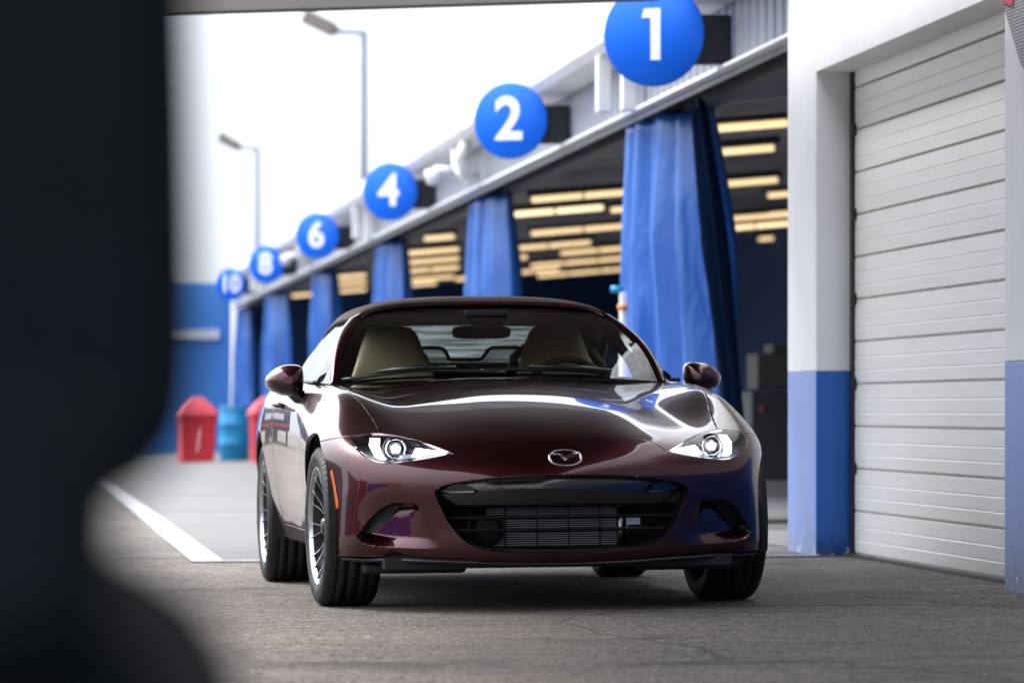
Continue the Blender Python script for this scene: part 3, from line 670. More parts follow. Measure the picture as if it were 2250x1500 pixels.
# --- cutting the smooth shell along outlines seen in front (x,z), top (x,y) or side (y,z) projection
AX = {'front': (0, 2), 'top': (0, 1), 'side': (1, 2)}
def cut_line(pts, proj, pred, closed=False):
    i0, i1 = AX[proj]; pts = [Vector(p) for p in pts]
    if closed: pts = pts+[pts[0]]
    xs = [p.x for p in pts]; ys = [p.y for p in pts]
    bx = (min(xs)-.05, max(xs)+.05, min(ys)-.05, max(ys)+.05)
    cand = set()
    for f in bm.faces:
        v0 = f.verts[0].co
        if bx[0] < v0[i0] < bx[1] and bx[2] < v0[i1] < bx[3] and pred(f.calc_center_median()): cand.add(f)
    onl = set()
    for p, q in zip(pts[:-1], pts[1:]):
        d = q-p; L = d.length
        if L < 1e-6: continue
        d = d/L; nv = Vector((-d.y, d.x)); x0, x1 = min(p.x, q.x)-.05, max(p.x, q.x)+.05; y0, y1 = min(p.y, q.y)-.05, max(p.y, q.y)+.05
        fs = []
        for f in cand:
            if not f.is_valid: continue
            v0 = f.verts[0].co
            if not (x0 < v0[i0] < x1 and y0 < v0[i1] < y1): continue
            P2 = [Vector((v.co[i0], v.co[i1])) for v in f.verts]
            sd_ = [(w-p).dot(nv) for w in P2]
            if min(sd_) > 3e-5 or max(sd_) < -3e-5: continue
            ts = []
            for k in range(len(P2)):
                a, b = sd_[k], sd_[(k+1) % len(P2)]
                if abs(a) < 3e-5: ts.append((P2[k]-p).dot(d))
                if (a < 0 < b or b < 0 < a): ts.append((P2[k].lerp(P2[(k+1) % len(P2)], a/(a-b))-p).dot(d))
            if not ts or max(ts) < -2e-4 or min(ts) > L+2e-4: continue
            fs.append(f)
        if not fs: continue
        geom = list(set(fs) | {e for f in fs for e in f.edges} | {v for f in fs for v in f.verts})
        no = Vector((0, 0, 0)); no[i0] = nv.x; no[i1] = nv.y; cc = Vector((0, 0, 0)); cc[i0] = p.x; cc[i1] = p.y
        r = bmesh.ops.bisect_plane(bm, geom=geom, dist=2e-5, plane_co=cc, plane_no=no)
        cand = {f for f in cand if f.is_valid} | {g for g in r['geom'] if isinstance(g, bmesh.types.BMFace)}
        onl |= {g for g in r['geom_cut'] if isinstance(g, bmesh.types.BMVert)}
    LINES.append((pts, i0, i1, pred, bx)); ONL.update(onl)
LINES = []; ONL = set()
def mark_seams():
    allv = [v for v in ONL if v.is_valid]
    for pts, i0, i1, pred, bx in LINES:
        ok = set()
        for v in allv:
            if bx[0] < v.co[i0] < bx[1] and bx[2] < v.co[i1] < bx[3] and pdist(Vector((v.co[i0], v.co[i1])), pts) < 1.2e-4: ok.add(v)
        for v in ok:
            for e in v.link_edges:
                w = e.other_vert(v)
                if w in ok and not e.seam and pdist(Vector(((v.co[i0]+w.co[i0])/2, (v.co[i1]+w.co[i1])/2)), pts) < 1.2e-4 and pred((v.co+w.co)/2): e.seam = True
def pdist(p, poly):
    best = 9
    for a, b in zip(poly[:-1], poly[1:]):
        a, b = Vector(a), Vector(b); ab = b-a; t = max(0, min(1, (p-a).dot(ab)/ab.length_squared)); best = min(best, (p-(a+ab*t)).length)
    return best
def mir(pts): return [(-x, z) for x, z in pts]
def smooth2(pts, n=4, closed=False): return [tuple(v) for v in catmull([(x, z, 0) for x, z in pts], n, closed)]
def s2(pts, n=4, closed=False): return [(v[0], v[1]) for v in smooth2(pts, n, closed)]
grille_half = [(0,.506),(.10,.505),(.18,.502),(.30,.494),(.405,.480),(.453,.467),(.475,.455)]
grille_side = [(.475,.455),(.478,.440),(.468,.412),(.449,.375),(.43,.335),(.386,.278),(.344,.25),(.279,.231),(.18,.222),(0,.219)]
GR = s2(grille_half)[:-1]+s2(grille_side); GRILLE = GR+[(-x, z) for x, z in reversed(GR)][1:-1]
hl_top = [(.405,.590),(.455,.612),(.504,.632),(.56,.651),(.61,.662),(.654,.667),(.70,.665),(.758,.657)]
hl_bot = [(.758,.657),(.757,.635),(.745,.608),(.718,.579),(.681,.560),(.65,.556),(.616,.556),(.529,.567),(.45,.581),(.405,.590)]
HLT = s2(hl_top); HLB = s2(hl_bot)
front = lambda c: c.y < .05 and c.z < .75
HOODCUT = s2([(0,.661),(.1,.660),(.2,.654),(.28,.645),(.321,.637),(.36,.619),(.385,.603),(.405,.590)])
SHUT = s2([(.654,-.40),(.655,-.33),(.659,-.25),(.676,-.10),(.700,.11),(.708,.40),(.690,.70),(.672,.88),(.668,.95)])
BFCUT = s2([(.758,.657),(.80,.650),(.84,.640),(.872,.630),(.89,.624)])
def fog_E1(): return [(.540,.402),(.58,.407),(.623,.406),(.665,.386),(.697,.358),(.724,.326),(.742,.300),(.755,.279)]
def fog_E2(): return [(.755,.279),(.738,.262),(.707,.250),(.62,.241),(.516,.238),(.46,.241),(.43,.247)]
FE1 = s2(fog_E1(), 3); FE2 = s2(fog_E2(), 3); FI = s2([(.760,.262),(.742,.273),(.715,.290),(.668,.315),(.634,.350),(.604,.386),(.580,.406),(.572,.414)], 3); FIN = [(.43,.246),(.47,.30),(.51,.36),(.540,.402)]
def cut_side(s):
    fl = (lambda P: P) if s > 0 else mir
    pr = (lambda c: c.x > -.02) if s > 0 else (lambda c: c.x < .02)
    fr_ = lambda c: front(c) and pr(c)
    cut_line(fl(GR), 'front', lambda c: fr_(c) and c.y < -.45)
    cut_line(fl(HLT), 'front', lambda c: fr_(c) and c.y < -.1); cut_line(fl(HLB), 'front', lambda c: fr_(c) and c.y < -.1)
    cut_line(fl(HOODCUT), 'front', lambda c: fr_(c) and c.y < -.4)
    cut_line(fl(SHUT), 'top', lambda c: pr(c) and c.z > .6)
    cut_line(fl(BFCUT), 'front', lambda c: fr_(c) and c.y < .0 and abs(c.x) > .74)
    cut_line(fl(FE1), 'front', lambda c: fr_(c) and c.y < -.3); cut_line(fl(FE2), 'front', lambda c: fr_(c) and c.y < -.3)
    cut_line(fl(FI), 'front', lambda c: fr_(c) and c.y < -.3)
    sidep = lambda c: pr(c) and abs(c.x) > .55
    circ = lambda cy, cz_, r: [(cy+r*math.cos(t), cz_+r*math.sin(t)) for t in [R(a) for a in range(-24, 205, 6)]]
    cut_line(circ(-.03, .305, .362), 'side', sidep); cut_line(circ(2.31, .31, .358), 'side', sidep)
    cut_line(s2([(.455, .19), (.45, .35), (.455, .60), (.475, .70), (.56, .775), (.70, .825), (.84, .88)], 4), 'side', lambda c: sidep(c) and c.z < .90); cut_line([(1.74, .19), (1.76, .60), (1.80, .95)], 'side', sidep)
    cut_line([(.32, .272), (1.99, .272)], 'side', sidep)
    # side marker in the bumper corner
    MK = [(-.330,.525),(-.350,.532),(-.412,.402),(-.411,.383),(-.396,.383),(-.345,.49)]
    cut_line(MK, 'side', lambda c: pr(c) and abs(c.x) > .6 and c.y < -.2, closed=True)

cut_side(1); cut_side(-1)
mark_seams()
# weld the slivers that the cuts left beside the seams
seamv = {v for e in bm.edges if e.seam for v in e.verts}; tm = {}
for e in bm.edges:
    a_, b_ = e.verts
    if e.calc_length() < .0034 and (a_ in seamv) != (b_ in seamv):
        s_, o_ = (a_, b_) if a_ in seamv else (b_, a_)
        if o_ not in tm: tm[o_] = s_
bmesh.ops.weld_verts(bm, targetmap=tm)
mark_seams(); bm.normal_update()
NV = {v: v.normal.copy() for v in bm.verts}
# --- pocket beside each lower corner of the bumper
def inpoly(p, poly):
    c = False; j = len(poly)-1
    for i in range(len(poly)):
        a, b = poly[i], poly[j]
        if (a[1] > p[1]) != (b[1] > p[1]) and p[0] < (b[0]-a[0])*(p[1]-a[1])/(b[1]-a[1])+a[0]: c = not c
        j = i
    return c
FOG = FE1+FE2[1:]+FIN[1:-1]
def ss01(t): t = max(0, min(1, t)); return t*t*(3-2*t)
for v in bm.verts:
    if v.co.y < -.3 and v.co.z < .45:
        p = Vector((abs(v.co.x), v.co.z))
        if inpoly(p, FOG):
            d1 = pdist(p, FE1); d2 = pdist(p, FIN); d3 = pdist(p, FE2)
            if min(d1, d3) < 4e-5: continue
            t = d2/(d1+d2)
            v.co.y += .056*ss01(t*1.15)*min(1, d1/.005)*min(1, d3/.040)
for e in bm.edges:
    if e.seam: e.smooth = True
bm.normal_update()

# --- flood fill into panels
comp = {}; comps = []
for f in bm.faces:
    if f in comp: continue
    k = len(comps); comps.append([]); stack = [f]; comp[f] = k
    while stack:
        g = stack.pop(); comps[k].append(g)
        for e in g.edges:
            if e.seam: continue
            for h in e.link_faces:
                if h not in comp: comp[h] = k; stack.append(h)
# fragments shut in between two seams join the neighbour they share most edge with
for k, fs in enumerate(comps):
    if 0 < len(fs) < 25:
        tally = {}
        for f in fs:
            for e in f.edges:
                for g in e.link_faces:
                    if comp[g] != k: tally[comp[g]] = tally.get(comp[g], 0)+e.calc_length()*(1 if len(comps[comp[g]]) >= 25 else 1e-3)
        if tally:
            j = max(tally, key=tally.get)
            for f in fs: comp[f] = j
            comps[j].extend(fs); comps[k] = []
cent = [(f.calc_center_median(), f) for f in bm.faces]
def comp_at(p):
    p = AB(p); return comp[min(cent, key=lambda c: (c[0]-p).length_squared)[1]]
print('panels', len(comps), sorted(len(c) for c in comps)[-14:])
GAP = .0019
def panel(fs, name, m, parent, gap=GAP, depth=.014, round_=.0012):
    # one body panel: its faces, edges drawn in by half a gap, rounded over and folded inward
    fset = set(fs); vm = {}; vs = []; nr = {}
    bver = {}; bed = []
    for f in fs:
        for l in f.loops:
            e = l.edge
            if sum(1 for h in e.link_faces if h in fset) == 1:
                a, b = l.vert, l.link_loop_next.vert
                bed.append((a, b)); inw = f.normal.cross((b.co-a.co).normalized())
                for v in (a, b): bver.setdefault(v, Vector((0, 0, 0))); bver[v] += inw
    for f in fs:
        for v in f.verts:
            if v not in vm: vm[v] = len(vs); vs.append(v.co.copy()); nr[v] = Vector((0, 0, 0))
            nr[v] += f.normal*f.calc_area()
    for v, w in bver.items():
        w = w.normalized() if w.length > 1e-6 else w; bver[v] = w
        n = NV[v]; nr[v] = n; w = w-n*w.dot(n); w = w.normalized() if w.length > 1e-6 else w; bver[v] = w; vs[vm[v]] = v.co+w*(gap/2+round_)
    F_ = [[vm[v] for v in f.verts] for f in fs]
    r1 = {}; r2 = {}
    for v, w in bver.items():
        r1[v] = len(vs); vs.append(v.co+w*(gap/2)-nr[v]*round_); r2[v] = len(vs); vs.append(v.co+w*(gap/2)-nr[v]*depth)
    for a, b in bed:
        F_.append([vm[b], vm[a], r1[a], r1[b]]); F_.append([r1[b], r1[a], r2[a], r2[b]])
    me = bpy.data.meshes.new(name); me.from_pydata(vs, [], F_); me.update()
    o = link(name, me, m, parent, smooth=True)
    wn = o.modifiers.new('normals', 'WEIGHTED_NORMAL'); wn.weight = 80
    return o
used = set()
def take(pts, name, m, parent=car, **k):
    ids = []
    for p in pts:
        i = comp_at(p)
        if i not in used: ids.append(i); used.add(i)
        else: print('panel already used', name, p)
    fs = [f for i in ids for f in comps[i]]
    if not fs: print('EMPTY', name); return None
    print(name, len(fs)); return panel(fs, name, m, parent, **k)
hood = take([(0, .2, .79)], 'hood', M['paint'])
bumper = take([(.76, 0, .56)], 'front_bumper', M['paint'])
hl_faces = None
used_grille = comp_at((.775, 0, .40)); used.add(used_grille); grille_faces = comps[used_grille]
fender = {}; door = {}; quarter = {}; lensf = {}; sill = {}
for s in (1, -1):
    fender[s] = take([(-.1, .80*s, .755)], 'front_fender', M['paint'])
    door[s] = take([(-1.1, .838*s, .60)], 'door', M['paint'])
    sill[s] = take([(-1.0, .79*s, .235), (-.40, .80*s, .235), (-1.85, .80*s, .235)], 'side_sill', M['paint'])
    i = comp_at((.53, .62*s, .60)); used.add(i); lensf[s] = comps[i]
    i = comp_at((.365, .81*s, .46)); used.add(i); mk = panel(comps[i], 'side_marker', M['amber'], car); 
    for i, fs in enumerate(comps):
        if i in used or not 60 < len(fs) < 500: continue
        m_ = sum((f.calc_center_median() for f in fs), Vector((0, 0, 0)))/len(fs)
        if .55 < m_.x*s < .77 and -.65 < m_.y < -.4 and .24 < m_.z < .42: used.add(i); panel(fs, 'scoop_insert', M['trim'], car, gap=0, depth=.004, round_=.0002)
    for c_ in ((0.03, .86*s, .45), (-2.31, .86*s, .45)): used.add(comp_at(c_))
quarter = take([(-2.6, .855*s, .60) for s in (1,)]+[], 'rear_body', M['paint'])
rest = [i for i in range(len(comps)) if i not in used and len(comps[i]) > 30]
for i in rest: print('left over', i, len(comps[i]), comps[i][0].calc_center_median())
bvh = BVHTree.FromBMesh(bm)
def surf_y(x, z):
    h = bvh.ray_cast(Vector((x, -2, z)), Vector((0, 1, 0))); return h[0].y if h[0] else -.5
def fan_between(mb, r0, r1, mi=0, sm=True):
    n = len(r0); mb.add(r0+r1, [(i, (i+1) % n, (i+1) % n+n, i+n) for i in range(n)], mi, sm)

# --- headlights
HLO = HLT[:-1]+HLB[:-1]
for s in (1, -1):
    out = [(s*x, z) for x, z in HLO]
    cxm = s*.60; czm = .606
    t = thing('x', '', '')                                         # placeholder transform, replaced below
    bpy.data.objects.remove(t)
    hl = panel(lensf[s], 'headlight', M['lens'], car, gap=.003, depth=.004)
    rings = []
    for k, dy in ((1.0, .006), (.985, .02), (.93, .045), (.80, .075), (.5, .095)):
        rings.append([Vector((cxm+(x-cxm)*k, max(surf_y(x, z), -.75)+dy, czm+(z-czm)*k)) for x, z in out])
    mb = MB()
    for a, b in zip(rings[:-1], rings[1:]): fan_between(mb, a, b)
    mb.add(rings[-1], [tuple(range(len(out)))])
    mb.build('bezel', M['hlbowl'], hl)
    # black rim following the outline
    rim = MB(); r0 = [Vector((x, surf_y(x, z)+.005, z)) for x, z in out]
    fan_between(rim, r0, [Vector((cxm+(p.x-cxm)*.955, p.y+.012, czm+(p.z-czm)*.93)) for p in r0]); rim.build('rim', M['trim'], hl)
    px, pz = s*.604, .6085; py = surf_y(px, pz)+.030
    r = MB(); r.lathe([(.030, .03), (.0335, .0), (.036, -.004), (.0385, .0), (.0385, .03)], 'y', 40, (px, py, pz)); r.build('projector_ring', M['chrome'], hl)
    r = MB(); r.lathe([(.0385, .03), (.042, .018), (.045, .018), (.046, .03)], 'y', 40, (px, py, pz)); r.build('outer_ring', M['alloydark'], hl)
    r = MB(); r.lathe([(.0001, -.004), (.010, -.002), (.018, .004), (.024, .014), (.026, .024)], 'y', 32, (px, py, pz)); r.build('projector_lens', M['ledsoft'], hl)
    r = MB(); r.lathe([(.0255, .022), (.031, .026)], 'y', 32, (px, py, pz)); r.build('shroud', M['trim'], hl)
    r = MB()
    for k in range(5):
        a = k*1.257+.3; r.lathe([(.0001, -.006), (.0045, -.004), (.006, .002)], 'y', 10, (px+.0125*math.cos(a), py+.0005, pz+.0125*math.sin(a)))
    r.lathe([(.0001, -.007), (.005, -.005), (.0065, .002)], 'y', 10, (px, py-.001, pz)); r.build('led_cluster', M['led'], hl)
    inner = [(.428, .592), (.445, .598), (.53, .611), (.541, .597), (.551, .577), (.520, .576), (.511, .588), (.430, .587)]
    outer = [(.652, .648), (.685, .648), (.694, .622), (.688, .600), (.680, .580), (.668, .571), (.648, .570), (.660, .615)]
    for nm, poly, dy in (('light_bar', inner, .016), ('light_block', outer, .022)):
        P = [(s*x, z) for x, z in poly]; n = len(P)
        f0 = [Vector((x, surf_y(x, z)+dy, z)) for x, z in P]; f1 = [p+Vector((0, .02, 0)) for p in f0]
        mb = MB(); mb.add(f0, [tuple(range(n))]); mb2 = mb; fan_between(mb, f0, f1, sm=False); mb.build(nm, M['led'], hl)

# --- grille: recess walls, upper gloss panel, slats, radiator
def gscale(k, dy, kz=None, cz_=.36):
    out = []
    for x, z in GRILLE:
        y = max(surf_y(x*1.02, cz_+(z-cz_)*1.03), -.80)
        out.append(Vector((x*k, y+dy, cz_+(z-cz_)*(kz or k))))
    return out
ry = {}
g0 = gscale(1.0, .012); g1 = gscale(.985, .028, .97); g2 = gscale(.965, .075, .93)
mb = MB(); fan_between(mb, g0, g1); fan_between(mb, g1, g2); mb.build('grille_surround', M['trim'], car)
back = [Vector((p.x*.98, -.40, p.z)) for p in g2]
mb = MB(); fan_between(mb, g2, back); mb.add(back, [tuple(range(len(back)))]); mb.build('air_duct', M['matte'], car)
def gl_y(x, dy=.04): return -(.745-.30*x*x-.55*abs(x)**4)+dy
def halfwidth(z):
    pts = [p for p in grille_side]
    for (xa, za), (xb, zb) in zip(pts[:-1], pts[1:]):
        if min(za, zb) <= z <= max(za, zb) and za != zb: return xa+(xb-xa)*(z-za)/(zb-za)
    return .40
up = MB(); rows = []
for z, dy in ((.505, .034), (.49, .030), (.44, .030), (.40, .036), (.388, .050), (.385, .075)):
    hw = min(halfwidth(z)-.012, .468) if z < .45 else (.46 if z < .475 else (.38 if z < .495 else .25)); rows.append([(x, gl_y(x, dy), z) for x in [hw*(k/20-1) for k in range(41)]])
up.grid(rows); up.build('grille_panel', M['gloss'], car)
for s in (1, -1):
    mb = MB(); P = [(.465, .448), (.345, .441), (.325, .452), (.350, .470), (.385, .478)]
    r0 = [Vector((s*x, gl_y(x, .014), z)) for x, z in P]; mb.add(r0, [(0, 1, 2, 3, 4)] if s > 0 else [(4, 3, 2, 1, 0)])
    mb.tube([Vector((s*.468, gl_y(.468, .010), .446)), Vector((s*.40, gl_y(.40, .008), .4415)), Vector((s*.335, gl_y(.335, .006), .4405)), Vector((s*.322, gl_y(.322, .010), .447)), Vector((s*.338, gl_y(.338, .016), .456))], .0035, 8)
    mb.build('grille_blade', M['gloss'], car)
for zc in (.350, .303):
    sl = MB(); hw = halfwidth(zc)-.012; rows = []
    for dz, dy in ((.0, .02), (.0055, .026), (.0055, .07), (-.0055, .07), (-.0055, .026), (.0, .02)):
        rows.append([(x, gl_y(x, dy), zc+dz) for x in [hw*(k/24-1) for k in range(49)]])
    sl.grid(rows, sm=False); sl.build('grille_slat', M['trim'], car)
rd = MB(); rd.box(-.27, .225, -.565, -.54, .235, .385); core = rd.build('radiator', M['matte'], car)
fn = MB(); z = .243
while z < .382: fn.box(-.27, .225, -.571, -.5655, z, z+.0024); z += .0083
fn.build('cooling_fins', M['rad'], core)
tk = MB(); tk.tube([(.240, -.575, .236), (.240, -.575, .386)], .013, 10); tk.tube([(.268, -.55, .236), (.268, -.55, .386)], .006, 8); tk.box(.262, .315, -.572, -.55, .315, .345); tk.build('radiator_tank', M['alloy'], core)
hn = MB(); hn.lathe([(0, -.03), (.025, -.03), (.055, -.015), (.058, .01), (0, .012)], 'y', 24, (-.265, -.59, .300)); hn.box(-.34, -.332, -.58, -.56, .25, .37)
hn.tube([(-.30, -.58, .36), (-.285, -.60, .345), (-.28, -.60, .325)], .008, 8); hn.lathe([(.012, -.004), (.015, 0), (.012, .004), (.009, 0), (.012, -.004)], 'y', 14, (-.318, -.585, .374)); hn.build('horn', M['matte'], core)
for x in (-.20, -.08, .04, .16):
    vb = MB(); vb.box(x-.002, x+.002, -.578, -.572, .24, .384); vb.build('guard_bar', M['matte'], core)

# --- front lip, undertrays, belly, wheel wells
for s in (1, -1):
    lp = MB(); rows = []
    xs = [.325+(.80-.325)*k/16 for k in range(17)]
    ff = [(.70, .30), (.68, .37), (.655, .45), (.615, .55), (.55, .65), (.46, .745), (.385, .80)]
    def fa(x):
        for (a0, b0), (a1, b1) in zip(ff[:-1], ff[1:]):
            if b0 <= x <= b1: return a0+(a1-a0)*(x-b0)/(b1-b0)
        return ff[-1][0]
    for da, z0 in ((-.03, .206), (.004, .203), (.016, .196), (.014, .189), (-.03, .184), (-.10, .184)):
        rows.append([(s*x, -(fa(x)+da), z0-.010*max(0, min(1, (.60-x)/.3))+.002*(x > .75)) for x in xs])
    lp.grid(rows); lp.build('front_lip', M['trim'], car)
    tr = MB(); tr.box(min(s*.33, s*.725), max(s*.33, s*.725), -.47, -.38, .138, .180); tr.build('air_deflector', M['matte'], car, bevel=.02, seg=3)
lp = MB(); rows = []
xs = [-.33+.66*k/20 for k in range(21)]
for da, z0 in ((-.02, .188), (.004, .182), (.006, .174), (-.02, .168), (-.12, .166)): rows.append([(x, -(.735-.35*x*x+da), z0+.055*x*x) for x in xs])
lp.grid(rows); lp.build('front_lip', M['trim'], car)
be = MB(); be.box(-.66, .66, -.60, 2.95, .16, .20); be.box(-.55, .55, -.42, 2.6, .20, .55) ; be.build('underbody', M['matte'], car)
for s in (1, -1):
    for cy, nm in ((-.03, 'front'), (2.31, 'rear')):
        arc = [(cy+.37*math.cos(R(a)), .305+.37*math.sin(R(a))) for a in range(-20, 201, 8)]
        w = MB(); w.grid([[(s*.55, y, z) for y, z in arc], [(s*.845, y, z) for y, z in arc]]); w.add([(s*.552, y, z) for y, z in arc], [tuple(range(len(arc)))]); w.build('wheel_well', M['matte'], car)

# --- wheels
def letter_ring(txt, r, size, a0):
    out = []
    return out
def wheel(y, s, steer):
    w = bpy.data.objects.new('wheel', None); C.objects.link(w); w.parent = car; w.location = (s*.748, y, .308); w.rotation_euler = (0, 0, steer + (0 if s > 0 else math.pi))
    # outer face towards local +x
    t = MB(); hw = .1035
    prof = [(.222, -.098), (.232, -.106), (.262, -.112), (.288, -.107), (.301, -.094), (.3065, -.078)]
    for gx in (-.062, -.022, .022, .062): prof += [(.308, gx-.0055), (.3005, gx-.0045), (.3005, gx+.0045), (.308, gx+.0055)]
    prof += [(.3065, .078), (.301, .094), (.288, .107), (.262, .112), (.232, .106), (.222, .098)]
    t.lathe(prof, 'x', 96)
    # tread blocks on the shoulders
    k = t
    for i in range(64):
        a = 2*math.pi*i/64
        for sx in (-1, 1):
            vs = []
            for (rr, xx) in ((.3085, .068), (.3085, .079), (.3035, .0945), (.2925, .1068)):
                for da in (-.036, .036): vs.append((sx*xx, rr*math.cos(a+da), rr*math.sin(a+da)))
            k.add(vs, [(0, 1, 3, 2), (2, 3, 5, 4), (4, 5, 7, 6)])
    ty = t.build('tyre', M['tyre'], w)
    for txt, ac in (('BRIDGESTONE', 90), ('BRIDGESTONE', 270), ('POTENZA', 0), ('POTENZA', 180)):
        me_all = None; verts_, faces_ = [], []
        n = len(txt); step = 5.4
        for i, ch in enumerate(txt):
            me = text_mesh(ch, .026, .0008, .0006)
            ang = R(ac-(i-(n-1)/2)*step)
            k0 = len(verts_)
            for v in me.vertices:
                rr = .258+v.co.y; aa = ang-v.co.x/.258*1.0
                xx = .1125-.0000+v.co.z - abs(rr-.262)*.10
                verts_.append((xx, rr*math.cos(aa+0), rr*math.sin(aa+0)))
            faces_ += [[q+k0 for q in p.vertices] for p in me.polygons]
            bpy.data.meshes.remove(me)
        me = bpy.data.meshes.new('lettering'); me.from_pydata(verts_, [], faces_); link('lettering', me, M['tyretext'], ty)
    r = MB(); r.lathe([(.222, .098), (.229, .103), (.2265, .1055), (.221, .100), (.214, .088)], 'x', 96)
    rim = r.build('rim', M['alloy'], w)
    r = MB(); r.lathe([(.214, .088), (.205, .02), (.203, -.085), (.222, -.098)], 'x', 64); r.build('barrel', M['alloydark'], rim)
    # ten twin spokes, thin and edged, fanning out to the lip
    sp = MB()
    def pt(x_, r_, a_, o): return (x_, r_*math.cos(a_)-o*math.sin(a_), r_*math.sin(a_)+o*math.cos(a_))
    for i in range(10):
        a = 2*math.pi*i/10+.1
        for sg in (-1, 1):
            pts = []
            for q in range(7):
                f = q/6; rr = .050+(.217-.050)*f
                aa = a+sg*(.02+.115*f**.8)
                xx = .066+.030*f-.014*math.sin(math.pi*f)
                pts.append((xx, rr, aa, .0062-.0022*f))
            for (xa, ra, aa, wa), (xb, rb, ab, wb) in zip(pts[:-1], pts[1:]):
                vs = [pt(xa, ra, aa, -wa*.45), pt(xa, ra, aa, wa*.45), pt(xb, rb, ab, wb*.45), pt(xb, rb, ab, -wb*.45),
                      pt(xa-.024, ra, aa, -wa), pt(xa-.024, ra, aa, wa), pt(xb-.024, rb, ab, wb), pt(xb-.024, rb, ab, -wb)]
                sp.add(vs, [(0, 1, 2, 3), (0, 4, 5, 1), (3, 2, 6, 7), (0, 3, 7, 4), (1, 5, 6, 2)])
    sp.build('spokes', M['alloy'], rim)
    h = MB(); h.lathe([(0, .085), (.026, .085), (.03, .08), (.032, .072), (.062, .066), (.066, .03)], 'x', 32)
    for i in range(4):
        a = 2*math.pi*i/4+.4; h.lathe([(.007, .078), (.0095, .07), (.0095, .06)], 'x', 10, (0, .047*math.cos(a), .047*math.sin(a)))
    h.build('hub', M['alloydark'], rim)
    b = MB(); b.lathe([(.06, .012), (.14, .012), (.14, -.010), (.06, -.010)], 'x', 48, (-.005, 0, 0)); b.build('brake_disc', M['steel'], w)
    b = MB(); b.lathe([(.0, -.04), (.2, -.04)], 'x', 32); b.build('dust_shield', M['matte'], w)
    return w
ST_ = R(2.5)
for s in (1, -1):
    wheel(0, s, ST_); wheel(2.31, s, 0)

# --- windscreen, header, pillars, soft top, side glass (half sections, mirrored)
def both(rows): return [[(-x, y, z) for x, y, z in reversed(r)]+[p for p in r if p[0] > 1e-6] if abs(r[0][0]) < 1e-6 else r for r in rows]
# outline of the screen opening: base and header curves (x, y, z)
def base(t):      # t 0..1 centre -> pillar foot
    return Vector((.665*t, .70+.20*t*t, .888-.024*t*t))
def header(t):
    return Vector((.500*t, 1.40-.035*t*t, 1.192-.008*t*t-.026*t**4))
def pillar_bulge(t, f):    # outward curve of the sides
    return .030*math.sin(math.pi*f)*t**3
N = 14; K = 14
gl = MB(); rows = []
def screen(t, f):
    p = base(abs(t)).lerp(header(abs(t)), f); p.x += pillar_bulge(abs(t), f); p.y -= .030*math.sin(math.pi*f); p.z += .018*math.sin(math.pi*f)
    if t < 0: p.x = -p.x
    return p
for j in range(K+1): rows.append([screen(-1+2*i/(2*N), j/K) for i in range(2*N+1)])
gl.grid(rows); gl.build('windscreen', M['glass'], car)
bd = MB()                                                           # black ceramic band around the glass
for t0, t1 in ((.98, 1.0), (-1.0, -.98)):
    bd.grid([[screen(t, j/K)+Vector((0, .003, -.001)) for t in (t0, t1)] for j in range(K+1)])
bd.grid([[screen(-1+2*i/28, f)+Vector((0, .003, -.001)) for i in range(29)] for f in (.985, 1.0)])
bd.grid([[screen(-1+2*i/28, f)+Vector((0, .003, -.001)) for i in range(29)] for f in (0, .03)])
bd.build('glass_border', M['gloss'], car)
# painted frame: sweep a section up one pillar, across the header and down the other
def frame_path():
    pts = []
    for j in range(0, 13): pts.append((1.0, j/13*.97))
    return pts
fr = MB(); rows = []
path = []
for j in range(0, 15): f = j/15; p = screen(1, f); path.append((p, 0))
for i in range(1, 8):                                                # rounded upper corner
    a = i/8; p = screen(1, .93+.07*a); q = screen(1-.16*a, 1.0); path.append((p.lerp(q, a), a))
for i in range(0, 13): t = .84*(1-i/12); path.append((screen(t, 1.0), 1))
secs = []
for p, k in path:
    ox = Vector((.046, .055, 0)).lerp(Vector((0, .030, .022)), k)       # outward edge offset
    o1 = Vector((.030, -.008, .0)).lerp(Vector((0, -.014, .014)), k)
    secs.append([p+Vector((.002, -.004, .0)), p+o1*.6+Vector((0, -.006, .002)), p+o1+Vector((0, .004, .004)), p+ox*.8+Vector((.004*(1-k), 0, .004*k)), p+ox, p+ox+Vector((-.03*(1-k), .03, -.03*k)), p+Vector((-.012*(1-k), .03, -.014*k))])
full = secs+[[Vector((-q.x, q.y, q.z)) for q in sct] for sct in reversed(secs[:-1])]
fr.grid(full); o = fr.build('screen_frame', M['paint'], car)
# soft top: rows from header rearwards, half sections centre -> rail
ROOF = [
 (1.44, [(0, 1.230), (.18, 1.228), (.34, 1.217), (.45, 1.200), (.512, 1.178), (.532, 1.152)]),
 (1.62, [(0, 1.240), (.19, 1.238), (.36, 1.226), (.465, 1.205), (.548, 1.175), (.586, 1.132)]),
 (1.82, [(0, 1.228), (.19, 1.226), (.36, 1.214), (.475, 1.190), (.572, 1.150), (.614, 1.085)]),
 (2.00, [(0, 1.185), (.19, 1.183), (.37, 1.173), (.485, 1.150), (.585, 1.105), (.632, 1.025)]),
 (2.16, [(0, 1.105), (.19, 1.104), (.38, 1.095), (.50, 1.070), (.60, 1.015), (.648, .950)]),
 (2.28, [(0, .99), (.19, .99), (.38, .985), (.52, .968), (.635, .935), (.695, .905)]),
 (2.35, [(0, .928), (.19, .927), (.38, .922), (.53, .912), (.655, .900), (.725, .888)])]
def section(y, pts, n=5):
    c = catmull([(x, y, z) for x, z in pts], n); return c
secs = [section(y, p) for y, p in ROOF]
cols = list(zip(*secs)); cols = [catmull(c, 6) for c in cols]; secs = [list(r) for r in zip(*cols)]
